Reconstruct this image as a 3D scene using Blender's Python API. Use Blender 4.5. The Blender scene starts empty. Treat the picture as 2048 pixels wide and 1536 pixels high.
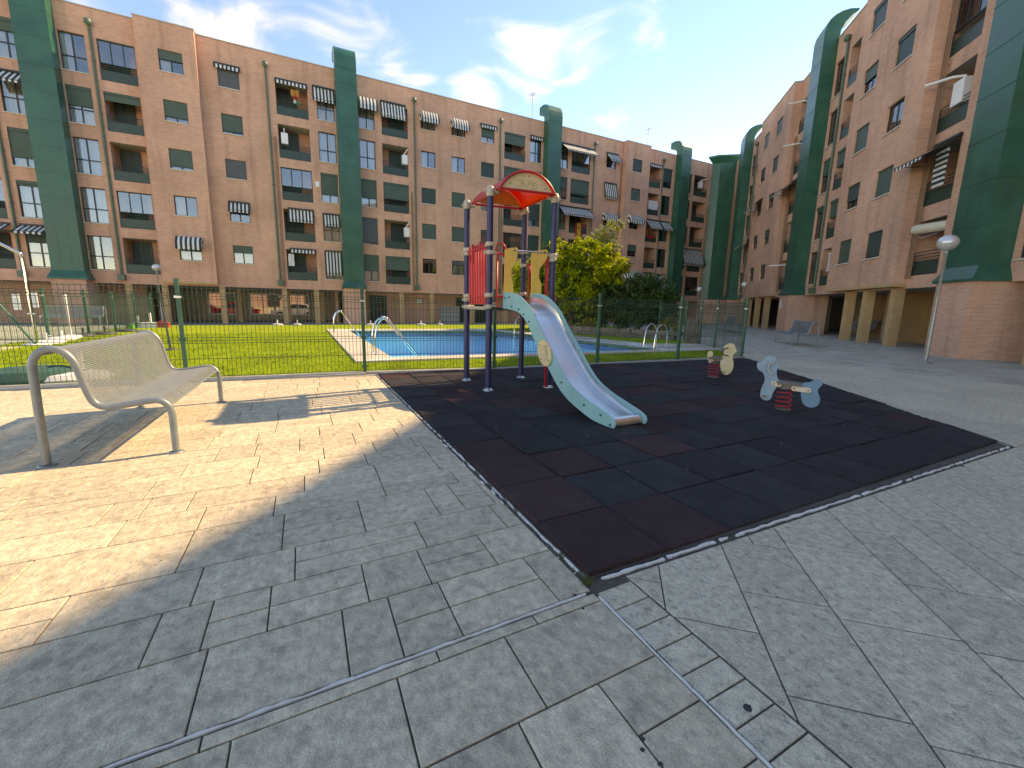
import bpy, math, random
from mathutils import Vector, Matrix
random.seed(7)
R = math.radians
scene = bpy.context.scene
C = scene.collection

# ------------------------------------------------------------------ camera
# calibrated from the photograph: focal length in pixels of a 2048 px wide frame, principal point, pitch and roll
FPX, PCX, PCY, CAM_H = 814.0, 1012.0, 748.0, 1.45
ROLL = math.atan(0.0189); PITCH = R(9.508); AZA = R(63.561)     # AZA: azimuth of world +X seen from the camera heading
def ray(px, py):
    u = (px - PCX) / FPX; v = -(py - PCY) / FPX
    c, s = math.cos(ROLL), math.sin(ROLL)
    u, v = c * u - s * v, s * u + c * v
    cp, sp = math.cos(PITCH), math.sin(PITCH)
    fw = cp + sp * v; up = -sp + cp * v
    return Vector((u * math.sin(AZA) + fw * math.cos(AZA), -u * math.cos(AZA) + fw * math.sin(AZA), up))
def gnd(px, py, z=0.0):
    r = ray(px, py); t = (z - CAM_H) / r.z
    return Vector((r.x * t, r.y * t, z))
def onplane(px, py, p, n):
    r = ray(px, py); t = (p[0] * n[0] + p[1] * n[1]) / (r.x * n[0] + r.y * n[1])
    return Vector((r.x * t, r.y * t, CAM_H + r.z * t))
cam_d = bpy.data.cameras.new('camera'); cam = bpy.data.objects.new('camera', cam_d); C.objects.link(cam)
o_ = ray(PCX, PCY); rx = (ray(PCX + FPX, PCY) - o_).normalized(); uy = (ray(PCX, PCY - FPX) - o_).normalized(); bz = -o_.normalized()
cam.matrix_world = Matrix(((rx.x, uy.x, bz.x, 0), (rx.y, uy.y, bz.y, 0), (rx.z, uy.z, bz.z, CAM_H), (0, 0, 0, 1)))
cam_d.sensor_width = 36.0; cam_d.lens = FPX / 2048 * 36.0
cam_d.shift_x = 12 / 2048; cam_d.shift_y = -20 / 2048
cam_d.clip_start = 0.05; cam_d.clip_end = 2000
scene.camera = cam
scene.render.resolution_x = 1024; scene.render.resolution_y = 768

# ------------------------------------------------------------------ sky and sun
SUN_AZ, SUN_EL = 5.7, 40.3        # degrees from +X towards +Y, elevation
sunv = Vector((math.cos(R(SUN_EL)) * math.cos(R(SUN_AZ)), math.cos(R(SUN_EL)) * math.sin(R(SUN_AZ)), math.sin(R(SUN_EL))))
world = bpy.data.worlds.new('World'); scene.world = world; world.use_nodes = True
nt = world.node_tree; nt.nodes.clear()
def wn(t, **k):
    n = nt.nodes.new(t)
    for a, b in k.items(): setattr(n, a, b)
    return n
out = wn('ShaderNodeOutputWorld'); bg = wn('ShaderNodeBackground'); bg.inputs['Strength'].default_value = 0.145
sky = wn('ShaderNodeTexSky', sky_type='NISHITA', sun_disc=False)
sky.sun_elevation = R(SUN_EL); sky.sun_rotation = R(90 - SUN_AZ); sky.air_density = 1.0; sky.dust_density = 0.0; sky.ozone_density = 2.0; sky.altitude = 1800
tc = wn('ShaderNodeTexCoord')
mp = wn('ShaderNodeMapping'); mp.inputs['Scale'].default_value = (1.0, 1.0, 2.0)
nt.links.new(tc.outputs['Generated'], mp.inputs['Vector'])
nz = wn('ShaderNodeTexNoise'); nz.inputs['Scale'].default_value = 5.0; nz.inputs['Detail'].default_value = 5; nz.inputs['Roughness'].default_value = 0.5; nz.inputs['Distortion'].default_value = 0.9
nt.links.new(mp.outputs['Vector'], nz.inputs['Vector'])
def wmath(op, a, b=None, c=None):
    n = wn('ShaderNodeMath', operation=op)
    for i, x in enumerate((a, b, c)):
        if x is None: continue
        if isinstance(x, (int, float)): n.inputs[i].default_value = x
        else: nt.links.new(x, n.inputs[i])
    return n.outputs[0]
# a few cloud banks stand over the left wing: coverage rises towards their directions
cover = None
for (px, py, w, amp) in [(1060, 95, 0.9945, 0.21), (1150, 60, 0.996, 0.16), (950, 200, 0.997, 0.26), (700, 85, 0.992, 0.13), (480, 30, 0.988, 0.12), (800, 150, 0.996, 0.18), (250, 5, 0.988, 0.12)]:
    d = ray(px, py).normalized()
    dn = wn('ShaderNodeVectorMath', operation='DOT_PRODUCT'); nt.links.new(tc.outputs['Generated'], dn.inputs[0]); dn.inputs[1].default_value = d
    mr = wn('ShaderNodeMapRange', interpolation_type='SMOOTHSTEP'); nt.links.new(dn.outputs['Value'], mr.inputs['Value'])
    mr.inputs['From Min'].default_value = w; mr.inputs['From Max'].default_value = 1.0; mr.inputs['To Max'].default_value = amp
    cover = mr.outputs[0] if cover is None else wmath('MAXIMUM', cover, mr.outputs[0])
dens = wmath('ADD', nz.outputs['Fac'], cover)
cr = wn('ShaderNodeMapRange', interpolation_type='SMOOTHSTEP'); nt.links.new(dens, cr.inputs['Value'])
cr.inputs['From Min'].default_value = 0.55; cr.inputs['From Max'].default_value = 1.12; cr.inputs['To Max'].default_value = 0.72
mx = wn('ShaderNodeMix', data_type='RGBA'); nt.links.new(cr.outputs[0], mx.inputs['Factor'])
hs = wn('ShaderNodeHueSaturation'); hs.inputs['Saturation'].default_value = 1.23; nt.links.new(sky.outputs[0], hs.inputs['Color']); nt.links.new(hs.outputs[0], mx.inputs['A']); mx.inputs['B'].default_value = (5.6, 5.65, 5.8, 1)
nt.links.new(mx.outputs['Result'], bg.inputs['Color']); nt.links.new(bg.outputs[0], out.inputs[0])
sd = bpy.data.lights.new('sun', 'SUN'); sd.energy = 2.0; sd.angle = R(0.6); sd.color = (1.0, 1.0, 0.84)
sun = bpy.data.objects.new('sun', sd); C.objects.link(sun); sun.rotation_euler = (-sunv).to_track_quat('-Z', 'Y').to_euler(); sun.location = (30, 0, 40)
vs = scene.view_settings; vs.view_transform = 'Standard'; vs.look = 'None'; vs.exposure = 1.85; vs.gamma = 1.0
vs.use_white_balance = True; vs.white_balance_temperature = 13000; vs.white_balance_tint = 27

# ------------------------------------------------------------------ materials
MATS = {}
def mat(name, col, rough=0.6, metal=0.0, var=0.0, vscale=6.0, bump=0.0, bscale=40.0, spec=0.5, island=0.0, stain=None, trans=0.0, coat=0.0, rvar=0.0, col2=None, grain=0.0, gscale=170.0):
    """plain procedural surface: base colour, broken up by noise; optional bump, per-piece variation and stains"""
    m = bpy.data.materials.new(name); m.use_nodes = True; t = m.node_tree; b = t.nodes['Principled BSDF']; L = t.links.new
    b.inputs['Roughness'].default_value = rough; b.inputs['Metallic'].default_value = metal; b.inputs['Specular IOR Level'].default_value = spec
    if coat: b.inputs['Coat Weight'].default_value = coat
    b.inputs['Base Color'].default_value = (*col, 1)
    tcn = t.nodes.new('ShaderNodeTexCoord'); cur = None
    if var or col2:
        n = t.nodes.new('ShaderNodeTexNoise'); n.inputs['Scale'].default_value = vscale; n.inputs['Detail'].default_value = 6; n.inputs['Roughness'].default_value = 0.62
        L(tcn.outputs['Object'], n.inputs['Vector'])
        mxn = t.nodes.new('ShaderNodeMix'); mxn.data_type = 'RGBA'
        mr = t.nodes.new('ShaderNodeMapRange'); mr.inputs['From Min'].default_value = 0.3; mr.inputs['From Max'].default_value = 0.7; L(n.outputs['Fac'], mr.inputs['Value']); L(mr.outputs[0], mxn.inputs['Factor'])
        c2 = col2 if col2 else tuple(min(1, x * (1 + var)) for x in col); c1 = col if col2 else tuple(x * (1 - var) for x in col)
        mxn.inputs['A'].default_value = (*c1, 1); mxn.inputs['B'].default_value = (*c2, 1); cur = mxn.outputs['Result']
        if rvar:
            m3 = t.nodes.new('ShaderNodeMapRange'); L(n.outputs['Fac'], m3.inputs['Value']); m3.inputs['From Min'].default_value = 0.3; m3.inputs['From Max'].default_value = 0.7
            m3.inputs['To Min'].default_value = rough - rvar; m3.inputs['To Max'].default_value = rough + rvar; L(m3.outputs[0], b.inputs['Roughness'])
    if stain:
        sc, scl, lo, hi, amt = stain
        n = t.nodes.new('ShaderNodeTexNoise'); n.inputs['Scale'].default_value = scl; n.inputs['Detail'].default_value = 8; n.inputs['Roughness'].default_value = 0.7
        L(tcn.outputs['Object'], n.inputs['Vector'])
        mr = t.nodes.new('ShaderNodeMapRange'); mr.inputs['From Min'].default_value = lo; mr.inputs['From Max'].default_value = hi; mr.inputs['To Max'].default_value = amt; L(n.outputs['Fac'], mr.inputs['Value'])
        mxn = t.nodes.new('ShaderNodeMix'); mxn.data_type = 'RGBA'; L(mr.outputs[0], mxn.inputs['Factor'])
        if cur is None: mxn.inputs['A'].default_value = (*col, 1)
        else: L(cur, mxn.inputs['A'])
        mxn.inputs['B'].default_value = (*sc, 1); cur = mxn.outputs['Result']
    if grain:
        n = t.nodes.new('ShaderNodeTexNoise'); n.inputs['Scale'].default_value = gscale; n.inputs['Detail'].default_value = 3; L(tcn.outputs['Object'], n.inputs['Vector'])
        mr = t.nodes.new('ShaderNodeMapRange'); mr.inputs['From Min'].default_value = 0.3; mr.inputs['From Max'].default_value = 0.7; mr.inputs['To Min'].default_value = 1 - grain; mr.inputs['To Max'].default_value = 1 + grain; L(n.outputs['Fac'], mr.inputs['Value'])
        hv = t.nodes.new('ShaderNodeHueSaturation'); L(mr.outputs[0], hv.inputs['Value']); L(cur, hv.inputs['Color']); cur = hv.outputs[0]
    if island:
        g = t.nodes.new('ShaderNodeNewGeometry'); oi = t.nodes.new('ShaderNodeObjectInfo')
        ad = t.nodes.new('ShaderNodeMath'); ad.operation = 'ADD'; L(g.outputs['Random Per Island'], ad.inputs[0]); L(oi.outputs['Random'], ad.inputs[1])
        fr = t.nodes.new('ShaderNodeMath'); fr.operation = 'FRACT'; L(ad.outputs[0], fr.inputs[0])
        mr = t.nodes.new('ShaderNodeMapRange'); L(fr.outputs[0], mr.inputs['Value']); mr.inputs['To Min'].default_value = 1 - island; mr.inputs['To Max'].default_value = 1 + island
        hv = t.nodes.new('ShaderNodeHueSaturation'); L(mr.outputs[0], hv.inputs['Value'])
        if cur is None: hv.inputs['Color'].default_value = (*col, 1)
        else: L(cur, hv.inputs['Color'])
        cur = hv.outputs[0]
    if cur is not None: L(cur, b.inputs['Base Color'])
    if bump:
        n = t.nodes.new('ShaderNodeTexNoise'); n.inputs['Scale'].default_value = bscale; n.inputs['Detail'].default_value = 5
        L(tcn.outputs['Object'], n.inputs['Vector']); bp = t.nodes.new('ShaderNodeBump'); bp.inputs['Strength'].default_value = bump; bp.inputs['Distance'].default_value = 0.02
        L(n.outputs['Fac'], bp.inputs['Height']); L(bp.outputs[0], b.inputs['Normal'])
    if trans:
        tr = t.nodes.new('ShaderNodeBsdfTranslucent'); ms = t.nodes.new('ShaderNodeMixShader'); ms.inputs[0].default_value = trans
        if cur is not None: L(cur, tr.inputs['Color'])
        else: tr.inputs['Color'].default_value = (*col, 1)
        L(b.outputs[0], ms.inputs[1]); L(tr.outputs[0], ms.inputs[2]); L(ms.outputs[0], t.nodes['Material Output'].inputs['Surface'])
    MATS[name] = m
    return m
def brick_mat(name, c1, c2, mortar, bw=0.25, bh=0.065):
    m = bpy.data.materials.new(name); m.use_nodes = True; t = m.node_tree; b = t.nodes['Principled BSDF']; L = t.links.new
    b.inputs['Roughness'].default_value = 0.85; b.inputs['Specular IOR Level'].default_value = 0.25
    tcn = t.nodes.new('ShaderNodeTexCoord'); sx = t.nodes.new('ShaderNodeSeparateXYZ'); L(tcn.outputs['Object'], sx.inputs[0])
    ad = t.nodes.new('ShaderNodeMath'); ad.operation = 'ADD'; L(sx.outputs['X'], ad.inputs[0]); L(sx.outputs['Y'], ad.inputs[1])
    cb = t.nodes.new('ShaderNodeCombineXYZ'); L(ad.outputs[0], cb.inputs['X']); L(sx.outputs['Z'], cb.inputs['Y'])
    br = t.nodes.new('ShaderNodeTexBrick'); L(cb.outputs[0], br.inputs['Vector']); br.inputs['Scale'].default_value = 1.0
    br.inputs['Brick Width'].default_value = bw; br.inputs['Row Height'].default_value = bh; br.inputs['Mortar Size'].default_value = 0.007; br.inputs['Mortar Smooth'].default_value = 0.2
    br.inputs['Color1'].default_value = (*c1, 1); br.inputs['Color2'].default_value = (*c2, 1); br.inputs['Mortar'].default_value = (*mortar, 1); br.inputs['Bias'].default_value = 0.0
    n = t.nodes.new('ShaderNodeTexNoise'); n.inputs['Scale'].default_value = 0.35; n.inputs['Detail'].default_value = 5; L(tcn.outputs['Object'], n.inputs['Vector'])
    mr = t.nodes.new('ShaderNodeMapRange'); L(n.outputs['Fac'], mr.inputs['Value']); mr.inputs['From Min'].default_value = 0.3; mr.inputs['From Max'].default_value = 0.7; mr.inputs['To Min'].default_value = 0.82; mr.inputs['To Max'].default_value = 1.14
    # rain streaks: noise stretched along the height
    mpn = t.nodes.new('ShaderNodeMapping'); mpn.inputs['Scale'].default_value = (2.2, 2.2, 0.16); L(tcn.outputs['Object'], mpn.inputs['Vector'])
    n2 = t.nodes.new('ShaderNodeTexNoise'); n2.inputs['Scale'].default_value = 1.0; n2.inputs['Detail'].default_value = 6; L(mpn.outputs[0], n2.inputs['Vector'])
    mr2 = t.nodes.new('ShaderNodeMapRange'); L(n2.outputs['Fac'], mr2.inputs['Value']); mr2.inputs['From Min'].default_value = 0.52; mr2.inputs['From Max'].default_value = 0.78; mr2.inputs['To Min'].default_value = 1.0; mr2.inputs['To Max'].default_value = 0.72
    mu = t.nodes.new('ShaderNodeMath'); mu.operation = 'MULTIPLY'; L(mr.outputs[0], mu.inputs[0]); L(mr2.outputs[0], mu.inputs[1])
    hv = t.nodes.new('ShaderNodeHueSaturation'); L(br.outputs['Color'], hv.inputs['Color']); L(mu.outputs[0], hv.inputs['Value']); L(hv.outputs[0], b.inputs['Base Color'])
    bp = t.nodes.new('ShaderNodeBump'); bp.invert = True; bp.inputs['Strength'].default_value = 0.6; bp.inputs['Distance'].default_value = 0.01; L(br.outputs['Fac'], bp.inputs['Height']); L(bp.outputs[0], b.inputs['Normal'])
    MATS[name] = m
brick_mat('brick', (0.74, 0.36, 0.235), (0.63, 0.29, 0.185), (0.62, 0.46, 0.37))
brick_mat('street_brick', (0.44, 0.28, 0.22), (0.38, 0.23, 0.18), (0.5, 0.4, 0.33))
mat('render_tan', (0.52, 0.31, 0.15), 0.8, var=0.12, vscale=2.0, bump=0.15)
mat('render_beige', (0.44, 0.36, 0.24), 0.85, var=0.10, vscale=0.8)
mat('soffit', (0.36, 0.33, 0.29), 0.9, var=0.08)
mat('interior', (0.035, 0.033, 0.032), 0.9)
mat('coping', (0.42, 0.40, 0.36), 0.6, var=0.1)
mat('green_metal', (0.005, 0.100, 0.064), 0.36, var=0.25, vscale=0.9, rvar=0.08, stain=((0.10, 0.17, 0.14), 2.4, 0.62, 0.8, 0.35))
mat('green_pipe', (0.07, 0.13, 0.085), 0.45, var=0.2)
mat('green_paint', (0.012, 0.12, 0.075), 0.38, var=0.15)
mat('dark_frame', (0.018, 0.028, 0.026), 0.4)
mat('rail_green', (0.020, 0.052, 0.040), 0.42, var=0.2)
mat('sill_stone', (0.56, 0.52, 0.46), 0.7, var=0.08)
mat('curtain_white', (0.66, 0.66, 0.64), 0.9, var=0.08, vscale=14)
mat('curtain_cream', (0.60, 0.54, 0.42), 0.9, var=0.1, vscale=14)
mat('awning_white', (0.76, 0.76, 0.72), 0.8, trans=0.25, var=0.06)
mat('awning_dark', (0.022, 0.034, 0.036), 0.85, var=0.2)
mat('awning_plain', (0.34, 0.42, 0.37), 0.85, var=0.1, trans=0.2)
mat('copper_pipe', (0.30, 0.155, 0.085), 0.55, var=0.2, vscale=2)
mat('white_enamel', (0.74, 0.74, 0.72), 0.35, var=0.04)
mat('ac_grey', (0.36, 0.36, 0.35), 0.5)
mat('black_plastic', (0.02, 0.02, 0.022), 0.5)
def slat_mat(name, col, pitch=0.05):
    mat(name, col, 0.5, var=0.12, vscale=1.2); m = MATS[name]; t = m.node_tree; b = t.nodes['Principled BSDF']; L = t.links.new
    tcn = t.nodes.new('ShaderNodeTexCoord'); w = t.nodes.new('ShaderNodeTexWave'); w.bands_direction = 'Z'; w.inputs['Scale'].default_value = 0.314 / pitch
    L(tcn.outputs['Object'], w.inputs['Vector']); bp = t.nodes.new('ShaderNodeBump'); bp.inputs['Strength'].default_value = 0.5; bp.inputs['Distance'].default_value = 0.012
    L(w.outputs['Fac'], bp.inputs['Height']); L(bp.outputs[0], b.inputs['Normal'])
slat_mat('shutter_green', (0.050, 0.095, 0.070)); slat_mat('shutter_dark', (0.030, 0.060, 0.052)); slat_mat('shutter_grey', (0.075, 0.088, 0.090))
def glass_mat(name, tint, refl):
    m = bpy.data.materials.new(name); m.use_nodes = True; t = m.node_tree; t.nodes.clear(); L = t.links.new
    o = t.nodes.new('ShaderNodeOutputMaterial'); tr = t.nodes.new('ShaderNodeBsdfTransparent'); tr.inputs['Color'].default_value = (*tint, 1)
    gl = t.nodes.new('ShaderNodeBsdfGlossy'); gl.inputs['Roughness'].default_value = 0.03; gl.inputs['Color'].default_value = (0.95, 0.97, 1, 1)
    fr = t.nodes.new('ShaderNodeFresnel'); fr.inputs['IOR'].default_value = 1.5
    mr = t.nodes.new('ShaderNodeMapRange'); L(fr.outputs[0], mr.inputs['Value']); mr.inputs['To Min'].default_value = refl; mr.inputs['To Max'].default_value = 1.0
    ms = t.nodes.new('ShaderNodeMixShader'); L(mr.outputs[0], ms.inputs[0]); L(tr.outputs[0], ms.inputs[1]); L(gl.outputs[0], ms.inputs[2]); L(ms.outputs[0], o.inputs['Surface'])
    MATS[name] = m
glass_mat('glass', (0.86, 0.90, 0.90), 0.10)

# ------------------------------------------------------------------ mesh helpers
class MB:
    def __init__(s): s.v = []; s.f = []; s.m = []; s.sm = []
    def add(s, vs, fs, m=0, smooth=False):
        o = len(s.v); s.v.extend([tuple(x) for x in vs])
        for f in fs: s.f.append([i + o for i in f]); s.m.append(m); s.sm.append(smooth)
    def box(s, x0, x1, y0, y1, z0, z1, m=0):
        if x0 > x1: x0, x1 = x1, x0
        if y0 > y1: y0, y1 = y1, y0
        if z0 > z1: z0, z1 = z1, z0
        s.add([(x0, y0, z0), (x1, y0, z0), (x1, y1, z0), (x0, y1, z0), (x0, y0, z1), (x1, y0, z1), (x1, y1, z1), (x0, y1, z1)],
              [(0, 3, 2, 1), (4, 5, 6, 7), (0, 1, 5, 4), (1, 2, 6, 5), (2, 3, 7, 6), (3, 0, 4, 7)], m)
    def obox(s, c, ax, ay, az, m=0):
        """box about c with half-axis vectors"""
        c, ax, ay, az = Vector(c), Vector(ax), Vector(ay), Vector(az)
        p = [c + ax * i + ay * j + az * k for k in (-1, 1) for (i, j) in ((-1, -1), (1, -1), (1, 1), (-1, 1))]
        s.add(p, [(0, 3, 2, 1), (4, 5, 6, 7), (0, 1, 5, 4), (1, 2, 6, 5), (2, 3, 7, 6), (3, 0, 4, 7)], m)
    def prism(s, poly, fn, c0, c1, m=0, smooth=False):
        """poly of (a,b), fn(a,b,c) gives the point"""
        n = len(poly); s.add([fn(a, b, c0) for a, b in poly] + [fn(a, b, c1) for a, b in poly],
              [list(range(n))[::-1], list(range(n, 2 * n))], m)
        s.add([fn(a, b, c0) for a, b in poly] + [fn(a, b, c1) for a, b in poly], [(i, (i + 1) % n, n + (i + 1) % n, n + i) for i in range(n)], m, smooth)
    def tube(s, pts, r, seg=8, m=0, caps=True, closed=False):
        P = [Vector(p) for p in pts]; n = len(P); rs = r if isinstance(r, (list, tuple)) else [r] * n
        up = None; rings = []
        for i in range(n):
            if closed: d = P[(i + 1) % n] - P[i - 1]
            else: d = P[min(i + 1, n - 1)] - P[max(i - 1, 0)]
            d.normalize()
            if up is None:
                up = Vector((0, 0, 1)) if abs(d.z) < 0.9 else Vector((1, 0, 0))
            x = d.cross(up)
            if x.length < 1e-6: x = d.cross(Vector((0, 1, 0)))
            x.normalize(); y = x.cross(d).normalized(); up = y
            rings.append([P[i] + (x * math.cos(2 * math.pi * k / seg) + y * math.sin(2 * math.pi * k / seg)) * rs[i] for k in range(seg)])
        vs = [q for rg in rings for q in rg]; fs = []
        for i in range(n if closed else n - 1):
            j = (i + 1) % n
            for k in range(seg):
                a, b = i * seg + k, i * seg + (k + 1) % seg; c, d2 = j * seg + (k + 1) % seg, j * seg + k
                fs.append((a, b, c, d2))
        s.add(vs, fs, m, True)
        if caps and not closed:
            s.add(rings[0], [list(range(seg))], m); s.add(rings[-1], [list(range(seg))[::-1]], m)
    def lathe(s, prof, seg=16, c=(0, 0, 0), m=0, smooth=True):
        n = len(prof); vs = []; fs = []
        for (r, z) in prof:
            for k in range(seg):
                a = 2 * math.pi * k / seg; vs.append((c[0] + r * math.cos(a), c[1] + r * math.sin(a), c[2] + z))
        for i in range(n - 1):
            for k in range(seg):
                fs.append((i * seg + k, i * seg + (k + 1) % seg, (i + 1) * seg + (k + 1) % seg, (i + 1) * seg + k))
        s.add(vs, fs, m, smooth)
        if prof[0][0] > 1e-4: s.add(vs[:seg], [list(range(seg))[::-1]], m)
        if prof[-1][0] > 1e-4: s.add(vs[-seg:], [list(range(seg))], m)
    def sphere(s, c, r, seg=16, rings=10, m=0, sz=1.0):
        s.lathe([(max(1e-5, r * math.sin(math.pi * i / rings)), -r * sz * math.cos(math.pi * i / rings)) for i in range(rings + 1)], seg, c, m)
    def mesh(s, name, mats):
        me = bpy.data.meshes.new(name); me.from_pydata(s.v, [], s.f)
        for k in (mats if isinstance(mats, (list, tuple)) else [mats]): me.materials.append(MATS[k])
        me.polygons.foreach_set('material_index', s.m); me.polygons.foreach_set('use_smooth', s.sm); me.update()
        return me
    def build(s, name, mats, parent=None, loc=None):
        o = bpy.data.objects.new(name, s.mesh(name, mats)); C.objects.link(o)
        if parent is not None: o.parent = parent
        if loc is not None: o.location = loc
        return o
def tag(o, label=None, cat=None, group=None, kind=None):
    for k, v in (('label', label), ('category', cat), ('group', group), ('kind', kind)):
        if v: o[k] = v
    return o
def thing(name, label, cat, loc=(0, 0, 0), rz=0.0, group=None):
    o = bpy.data.objects.new(name, None); C.objects.link(o); o.location = loc; o.rotation_euler = (0, 0, rz); o.empty_display_size = 0.2
    return tag(o, label, cat, group)
def copy_tree(o, parent=None):
    c = o.copy(); C.objects.link(c)
    if parent is not None: c.parent = parent
    for ch in o.children: copy_tree(ch, c)
    return c
def arc(c, r, a0, a1, n):
    return [(c[0] + r * math.cos(R(a0 + (a1 - a0) * i / n)), c[1] + r * math.sin(R(a0 + (a1 - a0) * i / n))) for i in range(n + 1)]
def bez(pts, n=6):
    """Catmull-Rom through 2D/3D points"""
    P = [Vector(p) for p in pts]; out_ = []
    for i in range(len(P) - 1):
        p0, p1, p2, p3 = P[max(i - 1, 0)], P[i], P[i + 1], P[min(i + 2, len(P) - 1)]
        for k in range(n):
            t = k / n
            out_.append(0.5 * ((2 * p1) + (p2 - p0) * t + (2 * p0 - 5 * p1 + 4 * p2 - p3) * t * t + (3 * p1 - p0 - 3 * p2 + p3) * t ** 3))
    out_.append(P[-1]); return out_
def clip(poly, a, b):
    """keep what lies left of the line a->b"""
    res = []; n = len(poly)
    sd_ = lambda p: (b[0] - a[0]) * (p[1] - a[1]) - (b[1] - a[1]) * (p[0] - a[0])
    for i in range(n):
        p, q = poly[i], poly[(i + 1) % n]; sp, sq = sd_(p), sd_(q)
        if sp >= 0: res.append(p)
        if (sp >= 0) != (sq >= 0):
            t = sp / (sp - sq); res.append((p[0] + (q[0] - p[0]) * t, p[1] + (q[1] - p[1]) * t))
    return res
def area(poly): return 0.5 * sum(poly[i][0] * poly[(i + 1) % len(poly)][1] - poly[(i + 1) % len(poly)][0] * poly[i][1] for i in range(len(poly)))
# ------------------------------------------------------------------ setting: ground, paving, rubber mat, lawn, pool
mat('paving', (0.53, 0.445, 0.315), 0.82, var=0.26, vscale=16.0, bump=0.75, bscale=26, island=0.11, stain=((0.20, 0.165, 0.13), 7.0, 0.50, 0.72, 0.6), spec=0.3, grain=0.22)
mat('paving_green', (0.52, 0.455, 0.335), 0.82, var=0.26, vscale=18.0, bump=0.75, bscale=34, island=0.09, stain=((0.16, 0.145, 0.125), 24.0, 0.54, 0.66, 0.62), spec=0.3, grain=0.25)
mat('joint', (0.085, 0.072, 0.056), 0.95, var=0.3, vscale=20)
mat('mortar_white', (0.62, 0.61, 0.57), 0.9, var=0.12, vscale=30, bump=0.3)
mat('concrete', (0.33, 0.32, 0.28), 0.9, var=0.18, vscale=3, bump=0.2)
mat('earth', (0.16, 0.13, 0.10), 0.95, var=0.2)
mat('rubber_black', (0.034, 0.033, 0.035), 0.9, var=0.35, vscale=60, bump=0.9, bscale=160, island=0.22, spec=0.22, grain=0.4, gscale=260, stain=((0.075, 0.072, 0.07), 3.0, 0.48, 0.75, 0.5))
mat('rubber_maroon', (0.060, 0.031, 0.033), 0.9, var=0.35, vscale=60, bump=0.9, bscale=160, island=0.2, spec=0.22, grain=0.4, gscale=260, stain=((0.08, 0.062, 0.06), 3.0, 0.48, 0.75, 0.5))
mat('lawn', (0.18, 0.27, 0.02), 0.9, col2=(0.29, 0.36, 0.03), vscale=1.6, bump=0.8, bscale=60, spec=0.1, stain=((0.10, 0.16, 0.02), 0.55, 0.5, 0.7, 0.6))
mat('grass_blade', (0.26, 0.37, 0.03), 0.75, var=0.42, vscale=0.7, island=0.3, trans=0.3, spec=0.15)
mat('deck_stone', (0.50, 0.44, 0.35), 0.85, var=0.10, vscale=4, bump=0.2)
mat('coping_white', (0.58, 0.56, 0.51), 0.7, var=0.06)
mat('court', (0.30, 0.33, 0.24), 0.9, var=0.12, vscale=1.5)
mat('path_beige', (0.50, 0.42, 0.30), 0.9, var=0.1, vscale=2)
mat('street_asphalt', (0.06, 0.06, 0.062), 0.9, var=0.2)

def paved(name, col, ang, bw, bh):
    """surface too far off to build its slabs: joints as a brick pattern"""
    mat(name, col, 0.85, var=0.2, vscale=1.2, bump=0.0, spec=0.3); m = MATS[name]; t = m.node_tree; b = t.nodes['Principled BSDF']; L = t.links.new
    src = b.inputs['Base Color'].links[0].from_socket
    tcn = t.nodes.new('ShaderNodeTexCoord'); mpn = t.nodes.new('ShaderNodeMapping'); mpn.inputs['Rotation'].default_value = (0, 0, R(ang)); L(tcn.outputs['Object'], mpn.inputs['Vector'])
    br = t.nodes.new('ShaderNodeTexBrick'); L(mpn.outputs[0], br.inputs['Vector']); br.inputs['Scale'].default_value = 1; br.inputs['Brick Width'].default_value = bw; br.inputs['Row Height'].default_value = bh
    br.inputs['Mortar Size'].default_value = 0.008; br.inputs['Color1'].default_value = (1.1, 1.1, 1.1, 1); br.inputs['Color2'].default_value = (0.88, 0.88, 0.88, 1); br.inputs['Mortar'].default_value = (0.3, 0.3, 0.3, 1)
    mu = t.nodes.new('ShaderNodeMix'); mu.data_type = 'RGBA'; mu.blend_type = 'MULTIPLY'; mu.inputs['Factor'].default_value = 1; L(src, mu.inputs['A']); L(br.outputs['Color'], mu.inputs['B']); L(mu.outputs['Result'], b.inputs['Base Color'])
paved('paving_far', (0.47, 0.41, 0.32), -48.67, 0.55, 0.38)

def flat(name, polys, z, m, kind='structure', skirt=0.0, parent=None):
    b = MB()
    for p in polys:
        b.add([(x, y, z) for x, y in p], [list(range(len(p)))] if area(p) > 0 else [list(range(len(p)))[::-1]])
        if skirt:
            n = len(p); b.add([(x, y, z) for x, y in p] + [(x, y, z - skirt) for x, y in p], [(i, n + i, n + (i + 1) % n, (i + 1) % n) for i in range(n)])
    o = b.build(name, m, parent)
    if parent is None: tag(o, kind=kind)
    return o
POOL = [(2.06, 11.0), (11.4, 10.25), (9.9, 21.3), (2.1, 22.4)]
I0, I1, I2, I3 = POOL
flat('ground', [[(-300, 29.3), (300, 29.3), (300, 300), (-300, 300)], [(-300, -300), (300, -300), (300, -60), (-300, -60)], [(-300, -60), (-60, -60), (-60, 29.3), (-300, 29.3)], [(90, -60), (300, -60), (300, 29.3), (90, 29.3)]], -0.22, 'earth')
plaza = flat('plaza_pavement', [[(-60, -60), (90, -60), I1, I0], [(90, -60), (90, 29.3), I2, I1], [(90, 29.3), (-60, 29.3), I3, I2], [(-60, 29.3), (-60, -60), I0, I3]], -0.013, 'paving_far', skirt=0.0)
flat('arcade_pavement', [[(-60, 29.3), (60, 29.3), (60, 43.0), (-60, 43.0)]], -0.16, 'concrete')
flat('street', [[(-60, 43.0), (60, 43.0), (60, 51.0), (-60, 51.0)]], -0.18, 'street_asphalt')
FENCE = [(-7.6, 9.62), (-4.85, 9.40), (-1.97, 9.16), (1.11, 8.95), (3.92, 8.52), (6.81, 8.38), (9.61, 8.25), (12.3, 8.12)]
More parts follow.
